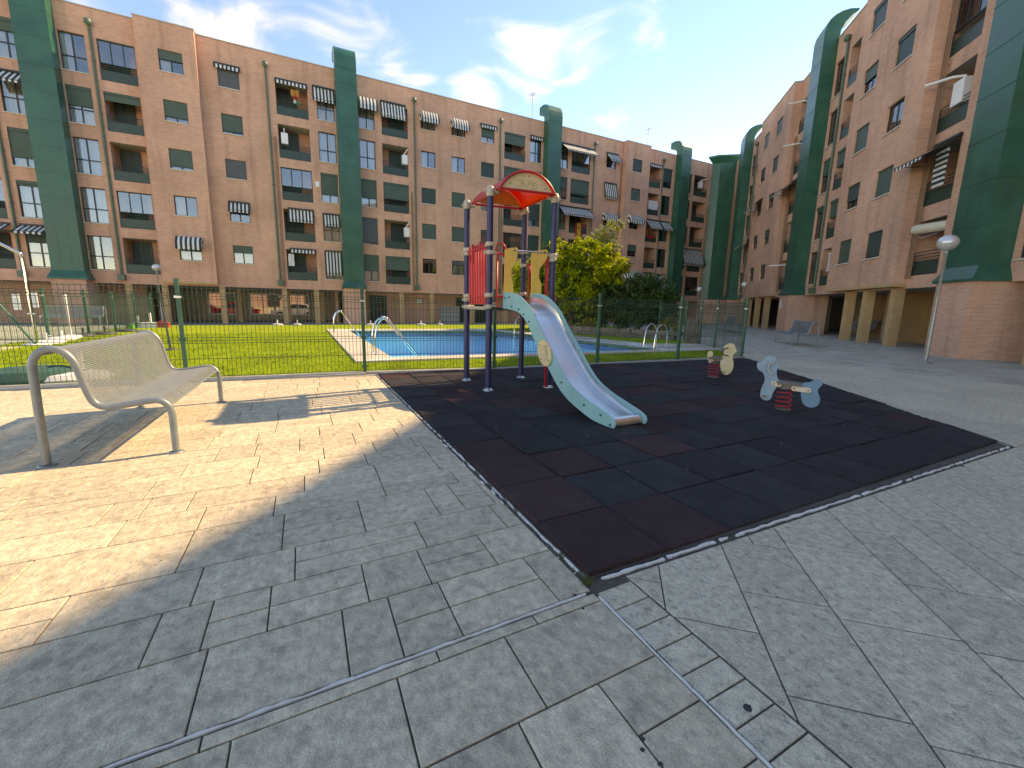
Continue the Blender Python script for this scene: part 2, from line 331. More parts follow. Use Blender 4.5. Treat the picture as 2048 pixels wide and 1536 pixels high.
lawn = flat('lawn', [[(-25, 10.4), FENCE[0], FENCE[3], FENCE[7], I1, I0], [FENCE[7], (15.6, 13.2), I1], [(15.6, 13.2), (24, 29.28), I2, I1], [(24, 29.28), (-8.2, 29.28), I3, I2], [(-8.2, 29.28), (-8.2, 16.9), I0, I3], [(-8.2, 16.9), (-25, 16.9), (-25, 10.4), I0]], 0.0, 'lawn', skirt=0.14)
flat('court', [[(-40, 16.95), (-8.25, 16.95), (-8.25, 29.25), (-40, 29.25)]], 0.004, 'court')
flat('path', [[(-30, 15.2), (-7.4, 15.2), (-7.4, 16.9), (-30, 16.9)]], 0.012, 'path_beige', skirt=0.02)
D = [(1.09, 10.45), (13.52, 9.75), (14.72, 11.73), (12.4, 12.6), (12.28, 17.07), (10.9, 20.0), (10.4, 23.0), (1.08, 23.8)]
deck = flat('pool_deck', [[D[0], D[1], I1, I0], [D[1], D[2], D[3], I1], [I1, D[3], D[4], D[5], I2], [I2, D[5], D[6], D[7], I3], [D[7], D[0], I0, I3]], 0.035, 'deck_stone', skirt=0.05)
# deck slabs: each one a piece, with open joints, along the sides in view
def inset(poly, d):
    if area(poly) < 0: poly = poly[::-1]
    for i in range(len(poly)): pass
    res = poly; n = len(poly)
    for i in range(n):
        a, b = poly[i], poly[(i + 1) % n]; dx, dy = b[0] - a[0], b[1] - a[1]; l = math.hypot(dx, dy)
        if l < 1e-6: continue
        nx, ny = -dy / l * d, dx / l * d
        res = clip(res, (a[0] + nx, a[1] + ny), (b[0] + nx, b[1] + ny))
        if len(res) < 3: return []
    # drop near duplicate corners
    out_ = []
    for p in res:
        if not out_ or math.hypot(p[0] - out_[-1][0], p[1] - out_[-1][1]) > 1e-4: out_.append(p)
    if len(out_) > 2 and math.hypot(out_[0][0] - out_[-1][0], out_[0][1] - out_[-1][1]) < 1e-4: out_.pop()
    return out_
def slab(b, poly, z0, z1, ch, m=0, wob=0.0):
    """chamfered flat piece; returns False if it is a sliver"""
    if len(poly) < 3 or abs(area(poly)) < 0.004: return False
    if area(poly) < 0: poly = poly[::-1]
    top = inset(poly, ch)
    if len(top) != len(poly): top = poly
    n = len(poly); dz = [random.uniform(-wob, wob) for _ in range(n)]
    vs = [(x, y, z0) for x, y in poly] + [(x, y, z1 - ch * 0.8 + dz[i]) for i, (x, y) in enumerate(poly)] + [(x, y, z1 + dz[i]) for i, (x, y) in enumerate(top)]
    fs = [(i, (i + 1) % n, n + (i + 1) % n, n + i) for i in range(n)] + [(n + i, n + (i + 1) % n, 2 * n + (i + 1) % n, 2 * n + i) for i in range(n)] + [list(range(2 * n, 3 * n))]
    b.add(vs, fs, m); return True
def qlerp(p, q, t): return (p[0] + (q[0] - p[0]) * t, p[1] + (q[1] - p[1]) * t)
def slab_row(o0, o1, i0, i1, n):
    for k in range(n):
        q = [qlerp(o0, o1, k / n), qlerp(o0, o1, (k + 1) / n), qlerp(i0, i1, (k + 1) / n), qlerp(i0, i1, k / n)]
        if area(q) < 0: q = q[::-1]
        b = MB()
        if slab(b, inset(q, 0.006), 0.03, 0.052, 0.006): b.build('deck_slab', 'deck_stone' if k % 7 else 'coping_white', deck)
slab_row(D[0], (12.2, 9.83), I0, I1, 15); slab_row(D[7], D[0], I3, I0, 14); slab_row(I1, I2, D[3], D[5], 8); slab_row(D[7], D[6], I3, I2, 8)
# pool basin and water
def mosaic(name, c1, c2):
    mat(name, c1, 0.3); m = MATS[name]; t = m.node_tree; b = t.nodes['Principled BSDF']; L = t.links.new
    tcn = t.nodes.new('ShaderNodeTexCoord'); n = t.nodes.new('ShaderNodeTexVoronoi'); n.inputs['Scale'].default_value = 14; n.distance = 'CHEBYCHEV'; n.inputs['Randomness'].default_value = 0.15
    L(tcn.outputs['Object'], n.inputs['Vector']); mxn = t.nodes.new('ShaderNodeMix'); mxn.data_type = 'RGBA'; sp = t.nodes.new('ShaderNodeSeparateColor'); L(n.outputs['Color'], sp.inputs[0]); L(sp.outputs[0], mxn.inputs['Factor'])
    mxn.inputs['A'].default_value = (*c1, 1); mxn.inputs['B'].default_value = (*c2, 1); L(mxn.outputs['Result'], b.inputs['Base Color'])
mosaic('pool_tile', (0.0, 0.70, 1.0), (0.01, 0.78, 1.0)); mosaic('pool_band', (0.02, 0.10, 0.36), (0.20, 0.38, 0.66))
b = MB(); zb = -1.25
b.add([(x, y, zb) for x, y in POOL], [(0, 1, 2, 3)], 0)
for i in range(4):
    p, q = POOL[i], POOL[(i + 1) % 4]
    b.add([(*p, zb), (*q, zb), (*q, -0.30), (*p, -0.30)], [(3, 2, 1, 0)], 0); b.add([(*p, -0.30), (*q, -0.30), (*q, 0.034), (*p, 0.034)], [(3, 2, 1, 0)], 1)
tag(b.build('pool_basin', ['pool_tile', 'pool_band']), kind='structure')
wm = bpy.data.materials.new('water'); wm.use_nodes = True; t = wm.node_tree; t.nodes.clear(); L = t.links.new
o_ = t.nodes.new('ShaderNodeOutputMaterial'); tr = t.nodes.new('ShaderNodeBsdfTransparent'); tr.inputs['Color'].default_value = (0.70, 0.98, 1.0, 1)
gl = t.nodes.new('ShaderNodeBsdfGlossy'); gl.inputs['Roughness'].default_value = 0.04
tcn = t.nodes.new('ShaderNodeTexCoord'); mpn = t.nodes.new('ShaderNodeMapping'); mpn.inputs['Scale'].default_value = (2.0, 3.2, 1); L(tcn.outputs['Object'], mpn.inputs['Vector'])
n = t.nodes.new('ShaderNodeTexNoise'); n.inputs['Scale'].default_value = 1.4; n.inputs['Detail'].default_value = 3; L(mpn.outputs[0], n.inputs['Vector'])
bp = t.nodes.new('ShaderNodeBump'); bp.inputs['Strength'].default_value = 0.35; bp.inputs['Distance'].default_value = 0.05; L(n.outputs['Fac'], bp.inputs['Height']); L(bp.outputs[0], gl.inputs['Normal'])
fr = t.nodes.new('ShaderNodeFresnel'); fr.inputs['IOR'].default_value = 1.09; L(bp.outputs[0], fr.inputs['Normal'])
ms = t.nodes.new('ShaderNodeMixShader'); L(fr.outputs[0], ms.inputs[0]); L(tr.outputs[0], ms.inputs[1]); L(gl.outputs[0], ms.inputs[2]); L(ms.outputs[0], o_.inputs['Surface']); MATS['water'] = wm
flat('pool_water', [POOL], -0.09, 'water')

# ---- paving slabs ----
def rows(x0, x1, y0, y1, hs, ls, rnd):
    """courses running through, each cut into slabs of uneven length; some slabs are split in two"""
    res = []; y = y0
    while y < y1:
        h = rnd.choice(hs); x = x0 + rnd.uniform(-.4, 0)
        while x < x1:
            l = rnd.uniform(*ls)
            k = rnd.random()
            if k < .16: res += [(x, y, x + l, y + h / 2), (x, y + h / 2, x + l, y + h)]
            elif k < .26: res += [(x, y, x + l * .45, y + h), (x + l * .45, y, x + l, y + h * .5), (x + l * .45, y + h * .5, x + l, y + h)]
            else: res.append((x, y, x + l, y + h))
            x += l
        y += h
    return res
def region(rects, ang, lines):
    c, s = math.cos(R(ang)), math.sin(R(ang)); res = []
    for (a, b_, c2, d) in rects:
        p = [(x * c - y * s, x * s + y * c) for x, y in ((a, b_), (c2, b_), (c2, d), (a, d))]
        for l in lines:
            p = clip(p, *l)
            if len(p) < 3: break
        if len(p) >= 3 and abs(area(p)) > 0.006: res.append(p)
    return res
rnd = random.Random(11); SZ = [(2, 2), (3, 2), (3, 2), (4, 2), (2, 3), (3, 3), (2, 2), (3, 1), (4, 3), (2, 1)]
NW = (1.275, 1.49); MN = (1.30, 1.57); MR_ = (7.06, 1.42); MF = (12.25, 7.98); ML = (1.30, 8.74)
slabs = []
for p in region(rows(-8, 1.6, 1.495, 9.6, (.33, .40, .46), (.40, .78), rnd), 0, [((1.262, 0), (1.262, 20)), ((1.3, 8.62), (-8, 9.28)), ((-8, 1.498), (1.3, 1.498))]): slabs.append((p, 'paving'))
for p in region(rows(-6, 1.6, -2.2, 1.9, (.36, .44, .50), (.45, .85), rnd), 0, [((1.262, 0), (1.262, 20)), ((2, 1.478), (-8, 1.478))]): slabs.append((p, 'paving'))
y = 1.47; 
while y > -2:
    h = rnd.choice([0.115, 0.125, 0.135]); slabs.append(([(1.279, y - h), (1.505, y - h), (1.505, y), (1.279, y)], 'paving_green')); y -= h
a_ = 48.67; ca, sa = math.cos(R(a_)), math.sin(R(a_))
SZ2 = [(4, 2), (3, 2), (5, 2), (4, 3), (3, 2), (2, 2), (5, 3)]
rects = rows(-2.5, 15.5, -12.5, 6.0, (.40, .48, .54), (.55, 1.15), rnd)
eN = (MN[0], MN[1] - 0.05); eR = (MR_[0], MR_[1] - 0.05)
for p in region(rects, a_, [((1.511, -20), (1.511, 20))[::-1], (eR, eN), ((0, -3), (20, -3))]): slabs.append((p, 'paving_green'))
for p in region(rects, a_, [(eN, eR), ((MF[0] + 0.06, MF[1]), (MR_[0] + 0.06, MR_[1])), ((13.4, 0), (13.4, 9))]): slabs.append((p, 'paving_green'))
def vis(p):
    cx = sum(q[0] for q in p) / len(p); cy = sum(q[1] for q in p) / len(p); d = math.hypot(cx, cy) + 0.5
    fw = cx * math.cos(AZA) + cy * math.sin(AZA)
    return (abs(area(p)) / d ** 3) * (1 if fw > 0.55 else 0.001)
slabs.sort(key=lambda s_: -vis(s_[0])); far = {'paving': MB(), 'paving_green': MB()}; k = 0
for p, m in slabs:
    q = inset(p, 0.0036)
    if len(q) < 3: continue
    if k < 296:
        b = MB()
        if slab(b, q, -0.012, 0.0, 0.0035, 0, 0.0006): b.build('paving_slab', m, plaza); k += 1
    else: slab(far[m], q, -0.012, 0.0, 0.0035, 0, 0.0006)
for m, b in far.items(): tag(b.build('paving_slabs', m, plaza), kind='stuff')
flat('joint_bed', [[(-8, -3), (1.3, -3), (1.3, 8.6), (-8, 9.25)], [(1.3, -3), (7.4, -3), (7.1, 1.42), (1.3, 1.58)], [(7.4, -3), (13.35, -3), (13.35, 8.1), (12.4, 8.0), (7.1, 1.42)]], -0.0095, 'joint', parent=plaza)
# kerb under the fence, mortar seams
b = MB()
for i in range(len(FENCE) - 1):
    p, q = Vector((*FENCE[i], 0)), Vector((*FENCE[i + 1], 0)); d = (q - p).normalized(); nn = Vector((d.y, -d.x, 0))
    w = 0.30 if i < 3 else 0.12
    pts = [p - nn * 0.07, q - nn * 0.07, q + nn * w, p + nn * w]; b.add([(v.x, v.y, -0.01) for v in pts] + [(v.x, v.y, 0.022) for v in pts], [(4, 7, 6, 5), (0, 1, 5, 4), (1, 2, 6, 5), (2, 3, 7, 6), (3, 0, 4, 7)])
b.f = [f[::-1] for f in b.f]
b.build('kerb', 'concrete', plaza)
def seam(pts, w, z, wob, gap, m='mortar_white', step=0.05):
    """a ragged line of mortar, broken here and there"""
    b = MB(); rr = random.Random(len(pts) + int(w * 1e4))
    for i in range(len(pts) - 1):
        p, q = Vector((*pts[i], 0)), Vector((*pts[i + 1], 0)); d = (q - p); l = d.length; d.normalize(); nn = Vector((-d.y, d.x, 0)); s = 0; prev = None
        while s < l:
            e = min(l, s + step * rr.uniform(0.6, 1.5)); c0 = rr.uniform(-wob, wob); hw = w * rr.uniform(0.3, 1.4) / 2
            cur = (p + d * e + nn * (c0 + hw), p + d * e + nn * (c0 - hw))
            if prev and rr.random() > gap:
                vs = [prev[1], cur[1], cur[0], prev[0]]; h = z + rr.uniform(-0.002, 0.002)
                b.add([(v.x, v.y, z - 0.02) for v in vs] + [(v.x, v.y, h) for v in vs], [(4, 5, 6, 7), (0, 1, 5, 4), (1, 2, 6, 5), (2, 3, 7, 6), (3, 0, 4, 7)])
            prev = cur; s = e
    return b.build('mortar_seam', m, plaza)
seam([(1.268, 1.487), (-5, 1.492)], 0.009, 0.002, 0.0022, 0.012); seam([(1.269, 1.49), (1.270, -1.5)], 0.009, 0.002, 0.002, 0.012)
seam([(1.296, 1.60), (1.292, 8.7)], 0.012, 0.003, 0.006, 0.22, step=0.05); seam([(1.34, 1.548), (7.0, 1.405)], 0.016, 0.003, 0.006, 0.14, step=0.055); seam([(7.1, 1.45), (12.2, 7.93)], 0.02, 0.004, 0.008, 0.6)
seam([(1.262, 1.62), (1.25, 4.6)], 0.012, 0.003, 0.012, 0.82); seam([(1.32, 8.78), (3.9, 8.46), (12.2, 8.05)], 0.05, 0.010, 0.006, 0.1, 'concrete')

# ---- rubber mat of tiles ----
mat_root = flat('rubber_mat', [[(1.31, 1.575), (7.05, 1.43), (12.24, 7.99), (3.9, 8.5), (1.31, 8.72)]], -0.004, 'joint')
T_ = 0.5775; rr = random.Random(5); ang = -0.012; full = {}
MAROON = {(0, 0), (1, 0), (0, 1), (0, 2), (1, 2), (5, 4), (4, 4), (6, 4), (3, 5), (7, 4), (8, 4), (4, 3), (9, 3), (10, 5), (6, 6), (7, 6), (8, 7), (2, 6), (3, 6), (12, 7), (5, 8), (9, 8)}
for j in range(0, 14):
    for i in range(0, 21):
        x0, y0 = 1.318 + i * T_, 1.585 + j * T_ + i * T_ * ang
        sh = 0.0
        p = [(x0, y0), (x0 + T_, y0 + T_ * ang), (x0 + T_, y0 + T_ + T_ * ang), (x0, y0 + T_)]; a0 = abs(area(p))
        j1, j2, j3 = (rr.uniform(-.010, .010) for _ in range(3))
        for l in (((1.318 + j1, 20), (1.318 + j1, 0)), ((1.31, 1.585 + j2), (7.05, 1.44 + j2)), ((7.05 + j3, 1.435), (12.24 + j3, 7.99)), ((12.24, 7.99), (3.9, 8.47)), ((3.9, 8.47), (1.31, 8.70))):
            p = clip(p, *l)
            if len(p) < 3: break
        if len(p) < 3 or abs(area(p)) < 0.02: continue
        m = 'rubber_maroon' if (i, j) in MAROON or rr.random() < 0.08 else 'rubber_black'
        zt = 0.016 + rr.uniform(-0.008, 0.010)
        if abs(abs(area(p)) - a0) < 1e-5:
            if m not in full:
                b = MB(); h = T_ / 2; slab(b, inset([(-h, -h), (h, -h), (h, h), (-h, h)], 0.0055), -0.03, 0, 0.008); full[m] = b.mesh('rubber_tile', m)
            o = bpy.data.objects.new('rubber_tile', full[m]); C.objects.link(o); o.parent = mat_root
            o.location = (x0 + T_ / 2, y0 + T_ / 2 + T_ * ang / 2, zt); o.rotation_euler = (rr.uniform(-.012, .012), rr.uniform(-.012, .012), ang + rr.uniform(-.006, .006) + rr.choice((0, math.pi / 2)))
        else:
            cx, cy = sum(q[0] for q in p) / len(p), sum(q[1] for q in p) / len(p); q = inset([(x - cx, y - cy) for x, y in p], 0.004)
            if len(q) > 2:
                b = MB()
                if slab(b, q, -0.03, 0, 0.005): o = b.build('rubber_tile', m, mat_root, (cx, cy, zt))
# litter: pale chips and leaves on the mat and paving
mat('chip', (0.55, 0.53, 0.48), 0.9); mat('dry_leaf', (0.22, 0.14, 0.05), 0.9, var=0.3)
rr = random.Random(3); b = MB(); b2 = MB()
def chip(b, x, y, z, s):
    a = rr.uniform(0, 6.28); n = 5; pts = [(x + s * rr.uniform(.4, 1) * math.cos(a + 6.283 * k / n), y + s * .6 * rr.uniform(.4, 1) * math.sin(a + 6.283 * k / n)) for k in range(n)]
    b.add([(p, q, z) for p, q in pts] + [(x, y, z + s * .25)], [(k, (k + 1) % n, n) for k in range(n)])
for _ in range(70): chip(b, rr.uniform(1.5, 8.5), rr.uniform(1.8, 8.0), 0.021, rr.uniform(.006, .016))
for _ in range(60): chip(b if rr.random() < .6 else b2, rr.uniform(1.18, 1.30), rr.uniform(1.5, 4.0), 0.002, rr.uniform(.005, .014))
for _ in range(40): chip(b2, rr.uniform(-1, 7), rr.uniform(.6, 8), 0.002 if rr.random() < .3 else 0.02, rr.uniform(.006, .014))
tag(b.build('pale_chips', 'chip', mat_root), kind='stuff'); tag(b2.build('dry_leaf_bits', 'dry_leaf', mat_root), kind='stuff')
mat('gum', (0.03, 0.03, 0.032), 0.8, var=0.2)
for (px, py, s) in [(1495, 1415, .019), (1150, 1190, .012), (1166, 1217, .009), (1285, 1478, .010), (1285, 1500, .009), (1320, 1528, .010)]:
    g = gnd(px, py); b = MB(); n = 10; pts = [(g.x + s * rr.uniform(.75, 1.1) * math.cos(6.283 * k / n), g.y + s * rr.uniform(.6, 1) * math.sin(6.283 * k / n)) for k in range(n)]
    b.add([(p, q, 0.0004) for p, q in pts] + [(g.x, g.y, 0.003)], [(k, (k + 1) % n, n) for k in range(n)]); b.build('gum_spot', 'gum', plaza)

# ---- grass blades on the near lawn, weeds at the mat corner ----
def blades(name, spots, hmin, hmax, m, label=None, cat=None, w=0.006):
    vs, fs = [], []; rr = random.Random(9)
    for (x, y, z) in spots:
        a = rr.uniform(0, 6.283); h = rr.uniform(hmin, hmax); l = rr.uniform(0, .6) * h; ww = w * rr.uniform(.7, 1.3); b_ = rr.uniform(0, 6.283); k = len(vs)
        vs += [(x - ww * math.cos(a), y - ww * math.sin(a), z), (x + ww * math.cos(a), y + ww * math.sin(a), z), (x + l * math.cos(b_), y + l * math.sin(b_), z + h)]; fs.append((k, k + 1, k + 2))
    me = bpy.data.meshes.new(name); me.from_pydata(vs, [], fs); me.materials.append(MATS[m]); o = bpy.data.objects.new(name, me); C.objects.link(o)
    return tag(o, label, cat, kind='stuff')
def inpoly(x, y, p):
    r = False; n = len(p)
    for i in range(n):
        (a, b_), (c, d) = p[i], p[(i + 1) % n]
        if (b_ > y) != (d > y) and x < (c - a) * (y - b_) / (d - b_) + a: r = not r
    return r
rr = random.Random(21); sp = []; LAWN = [(-12, 9.9), FENCE[0], FENCE[3], FENCE[7], (15.6, 13.2), (20, 22), (-8.1, 22), (-8.1, 15.1), (-12, 15.1)]
while len(sp) < 110000:
    y = 8.2 + 14 * rr.random() ** 1.6; x = rr.uniform(-12, 17)
    if inpoly(x, y, LAWN) and not inpoly(x, y, D): sp.append((x, y, 0.0))
blades('grass', sp, 0.02, 0.045, 'grass_blade', 'short bright green lawn around the swimming pool', 'grass', 0.008)
mat('weed', (0.10, 0.11, 0.03), 0.8, var=0.4, vscale=30, trans=0.2)
sp = [(1.285 + rr.gauss(0, .022), 1.56 + rr.gauss(0, .022), -0.004) for _ in range(140)] + [(1.285 + rr.gauss(0, .01), rr.uniform(1.6, 3.0), -0.004) for _ in range(60)]
blades('weeds', sp, 0.012, 0.05, 'weed', 'tuft of dry weeds at the near corner of the rubber mat', 'weeds', 0.0018)
# ------------------------------------------------------------------ apartment wings
# local frame of a wing: x along the wall, outside is -y, wall face at y = 0
ZTOP = 17.72; PITCH_Z = 2.762
def row_top(r): return 16.24 - (r - 1) * PITCH_Z
CACHE = {}
def cached(key, name, mats, fn):
    if key not in CACHE:
        b = MB(); fn(b); CACHE[key] = b.mesh(name, mats)
    return CACHE[key]
def inst(name, me, parent, loc=(0, 0, 0)):
    o = bpy.data.objects.new(name, me); C.objects.link(o); o.parent = parent; o.location = loc; return o
def wall_grid(b, u0, u1, z0, z1, ops, y, mi=0):
    us = sorted({u0, u1} | {x for o in ops for x in (o[0], o[1]) if u0 < x < u1}); zs = sorted({z0, z1} | {x for o in ops for x in (o[2], o[3]) if z0 < x < z1})
    for i in range(len(us) - 1):
        for j in range(len(zs) - 1):
            cu, cz = (us[i] + us[i + 1]) / 2, (zs[j] + zs[j + 1]) / 2
            if any(o[0] < cu < o[1] and o[2] < cz < o[3] for o in ops): continue
            b.add([(us[i], y, zs[j]), (us[i + 1], y, zs[j]), (us[i + 1], y, zs[j + 1]), (us[i], y, zs[j + 1])], [(0, 1, 2, 3)], mi)
    for o in ops:
        a, c, d, e = o[:4]; k = o[4]
        if k == 'hole': continue
        def rev(y0, y1, m, mt=None, mf=None):
            b.add([(a, y0, d), (a, y1, d), (a, y1, e), (a, y0, e)], [(0, 1, 2, 3)], m); b.add([(c, y0, d), (c, y1, d), (c, y1, e), (c, y0, e)], [(3, 2, 1, 0)], m)
            b.add([(a, y0, e), (a, y1, e), (c, y1, e), (c, y0, e)], [(0, 1, 2, 3)], m if mt is None else mt); b.add([(a, y0, d), (a, y1, d), (c, y1, d), (c, y0, d)], [(3, 2, 1, 0)], m if mf is None else mf)
        if k == 'win':
            rev(y, y + 0.2, mi); rev(y + 0.2, y + 1.3, 1); b.add([(a, y + 1.3, d), (c, y + 1.3, d), (c, y + 1.3, e), (a, y + 1.3, e)], [(0, 1, 2, 3)], 1)
        else:
            rev(y, y + 1.25, mi, 2, 3); b.add([(a, y + 1.25, d), (c, y + 1.25, d), (c, y + 1.25, e), (a, y + 1.25, e)], [(0, 1, 2, 3)], mi)
WM = ['brick', 'interior', 'soffit', 'concrete']
def window(root, u0, u1, z0, z1, y, sh=0.0, cur=None, tall=False, smat='shutter_green', dark=False):
    w, h = round(u1 - u0, 2), round(z1 - z0, 2); fw = 0.045
    tz = 0.40 * h if tall else None
    def fr(b):
        b.box(0, w, .12, .18, 0, fw); b.box(0, w, .12, .18, h - fw, h); b.box(0, fw, .12, .18, fw, h - fw); b.box(w - fw, w, .12, .18, fw, h - fw)
        b.box(w / 2 - .035, w / 2 + .035, .125, .175, fw, h - fw)
        if tall: b.box(fw, w / 2 - .035, .122, .178, tz - .03, tz + .03); b.box(w / 2 + .035, w - fw, .122, .178, tz - .03, tz + .03)
    win = inst('window', cached(('frame', w, h, tall), 'window', 'dark_frame', fr), root, (u0, y, z0))
    cells = []
    for (a, c) in ((fw, w / 2 - .035), (w / 2 + .035, w - fw)):
        for (d, e) in (((fw, tz - .03), (tz + .03, h - fw)) if tall else ((fw, h - fw),)): cells.append((a, c, d, e))
    for (a, c, d, e) in cells:
        if sh > 0 and d >= h * (1 - sh): continue
        pw_, ph = round(c - a, 3), round(e - d, 3)
        inst('pane', cached(('pane', pw_, ph), 'pane', 'glass', lambda b: b.box(0, pw_, 0, .008, 0, ph)), win, (a, .145, d))
    def sl(b): b.box(-.04, w + .04, -.06, .12, -.05, 0)
    inst('sill', cached(('sill', w), 'sill', 'sill_stone', sl), win)
    if sh > 0:
        s_ = round(sh * h, 2)
        inst('roller_shutter', cached(('shut', w, s_, smat), 'roller_shutter', smat, lambda b: (b.box(.01, w - .01, .07, .085, 0, s_), b.box(.01, w - .01, .06, .095, -.03, 0), b.box(0, w, .03, .11, s_ - .16, s_) if tall else None)), win, (0, 0, h - s_))
    if cur:
        half = cur.endswith('1'); cm = 'curtain_cream' if cur.startswith('b') else 'curtain_white'
        def cu(b):
            n = int(w * 14); pts = []
            for k in range(n + 1): pts.append((w * k / n * (0.5 if half else 1), .30 + .03 * math.sin(k * 2.1) + .012 * math.sin(k * 5.3)))
            for k in range(n): b.add([(pts[k][0], pts[k][1], .02), (pts[k + 1][0], pts[k + 1][1], .02), (pts[k + 1][0], pts[k + 1][1], h), (pts[k][0], pts[k][1], h)], [(0, 1, 2, 3)], 0, True)
        inst('curtain', cached(('cur', w, h, cur), 'curtain', cm, cu), win, (0, 0, 0))
    return win
def balcony(root, u0, u1, z0, z1, st='open', door=True, side=1):
    """loggia: door in the back wall, railing with a solid lower panel; st: open, glazed, screen<frac>"""
    w, h = round(u1 - u0, 2), round(z1 - z0, 2)
    def dr(b):
        x0, x1 = (.12, w * .62) if side > 0 else (w * .38, w - .12)
        b.box(x0, x1, 1.17, 1.24, .04, h - .12, 0)
        b.box((x0 + x1) / 2 - .03, (x0 + x1) / 2 + .03, 1.14, 1.17, .04, h - .12, 1); b.box(x0 - .04, x0, 1.15, 1.24, .04, h - .08, 1); b.box(x1, x1 + .04, 1.15, 1.24, .04, h - .08, 1); b.box(x0, x1, 1.15, 1.18, h - .12, h - .06, 1)
    bal = inst('balcony', cached(('bdoor', w, h, side), 'balcony', ['shutter_dark', 'dark_frame'], dr), root, (u0, 0, z0))
    def rl(b):
        for x in (.03, w - .03): b.box(x - .02, x + .02, .02, .06, 0, .95)
        for z in (.93, .80, .68, .57): b.tube([(.03, .04, z), (w - .03, .04, z)], .017, 6)
    inst('railing', cached(('rail', w), 'railing', 'rail_green', rl), bal)
    def pn(b): b.box(.05, w - .05, .03, .05, .06, .53); b.box(.05, w - .05, .02, .06, .53, .56); b.box(.05, w - .05, .02, .06, .03, .06)
    inst('railing_panel', cached(('rpan', w), 'railing_panel', 'rail_green', pn), bal)
    if st == 'glazed':
        def gf(b):
            for x in (.02, w / 3, 2 * w / 3, w - .02): b.box(x - .025, x + .025, .10, .15, .95, h)
            b.box(0, w, .10, .15, .93, .98); b.box(0, w, .10, .15, h - .06, h)
        g = inst('glazing_frame', cached(('gfr', w, h), 'glazing_frame', 'dark_frame', gf), bal)
        for k in range(3):
            inst('glazing_pane', cached(('gp', w, h), 'glazing_pane', 'glass', lambda b: b.box(.03, w / 3 - .03, .12, .128, .98, h - .06)), bal, (k * w / 3, 0, 0))
    elif st.startswith('screen'):
        f = float(st[6:]); s_ = round(f * h, 2)
        inst('roller_screen', cached(('scr', w, s_), 'roller_screen', 'shutter_green', lambda b: (b.box(.02, w - .02, .07, .085, 0, s_), b.box(0, w, .02, .14, s_ - .12, s_))), bal, (0, 0, h - s_))
    return bal
def stripes(w, sw=0.115):
    n = max(3, int(round(w / sw)) | 1); return n
def awning(root, u0, u1, zt, kind, proj, drop, plain=False):
    w = u1 - u0; n = stripes(w, 0.12); b = MB(); th = .008
    mats = ['awning_dark', 'awning_white', 'dark_frame'] if not plain else ['awning_plain', 'awning_plain', 'dark_frame']
    if kind == 'dome': prof = [(-proj * math.sin(R(a)), drop * (math.cos(R(a)) - 1)) for a in range(0, 91, 15)]
    elif kind == 'fold': prof = [(0, 0), (-proj, -drop)]
    elif kind == 'drop': prof = [(0, 0), (-proj, -drop * .92), (-proj * .75, -drop)]
    else: prof = [(-.10, -.02), (-.14, -.24)]
    for k in range(n):
        a, c = w * k / n, w * (k + 1) / n; m = k % 2
        for (p, q) in zip(prof[:-1], prof[1:]): b.add([(a, p[0], p[1]), (c, p[0], p[1]), (c, q[0], q[1]), (a, q[0], q[1]), (a, p[0] + th, p[1] - th), (c, p[0] + th, p[1] - th), (c, q[0] + th, q[1] - th), (a, q[0] + th, q[1] - th)], [(3, 2, 1, 0), (4, 5, 6, 7)], m, kind == 'dome')
        if kind in ('fold', 'drop', 'dome'):     # scalloped valance
            y, z = prof[-1]; v = .15; mid = (a + c) / 2
            b.add([(a, y, z), (c, y, z), (c, y - .01, z - v * .75), (mid, y - .01, z - v), (a, y - .01, z - v * .75)], [(4, 3, 2, 1, 0)], m)
    if kind == 'dome':
        for x in (0, w):
            for i in range(len(prof) - 1):
                c0 = (x, 0, -drop)
                for t0 in range(4):
                    f0, f1 = t0 / 4, (t0 + 1) / 4; g = lambda p, f: (x, p[0] * f, -drop + (p[1] + drop) * f)
                    b.add([g(prof[i], f0), g(prof[i], f1), g(prof[i + 1], f1), g(prof[i + 1], f0)], [(0, 1, 2, 3) if x else (3, 2, 1, 0)], t0 % 2)
    else:
        b.box(0, w, -.10, -.01, .0, .09, 2)
        if kind in ('fold', 'drop'):
            for x in (.04, w - .04): b.tube([(x, -.02, -drop * .95 if kind == 'fold' else -.1), (x, -proj, -drop + .01)], .014, 6, 2)
            b.tube([(0, -proj if kind == 'fold' else -proj * .75, -drop), (w, -proj if kind == 'fold' else -proj * .75, -drop)], .018, 6, 2)
    return b.build('awning', mats, root, (u0, -.012, zt))
def hood_profile(taper=False):
    outer = [(-.80, 17.6), (-.80, 18.15), (-.74, 18.5), (-.58, 18.82), (-.33, 19.05), (0.0, 19.2), (.40, 19.27), (.85, 19.22)]
    inner = [(.78, 18.62), (.40, 18.55), (.14, 18.36), (.02, 18.08), (0.0, 17.6)]
    if taper: inner = [(.83, 19.12), (.52, 18.92), (.22, 18.58), (.05, 18.18), (0.0, 17.6)]
    return outer, inner
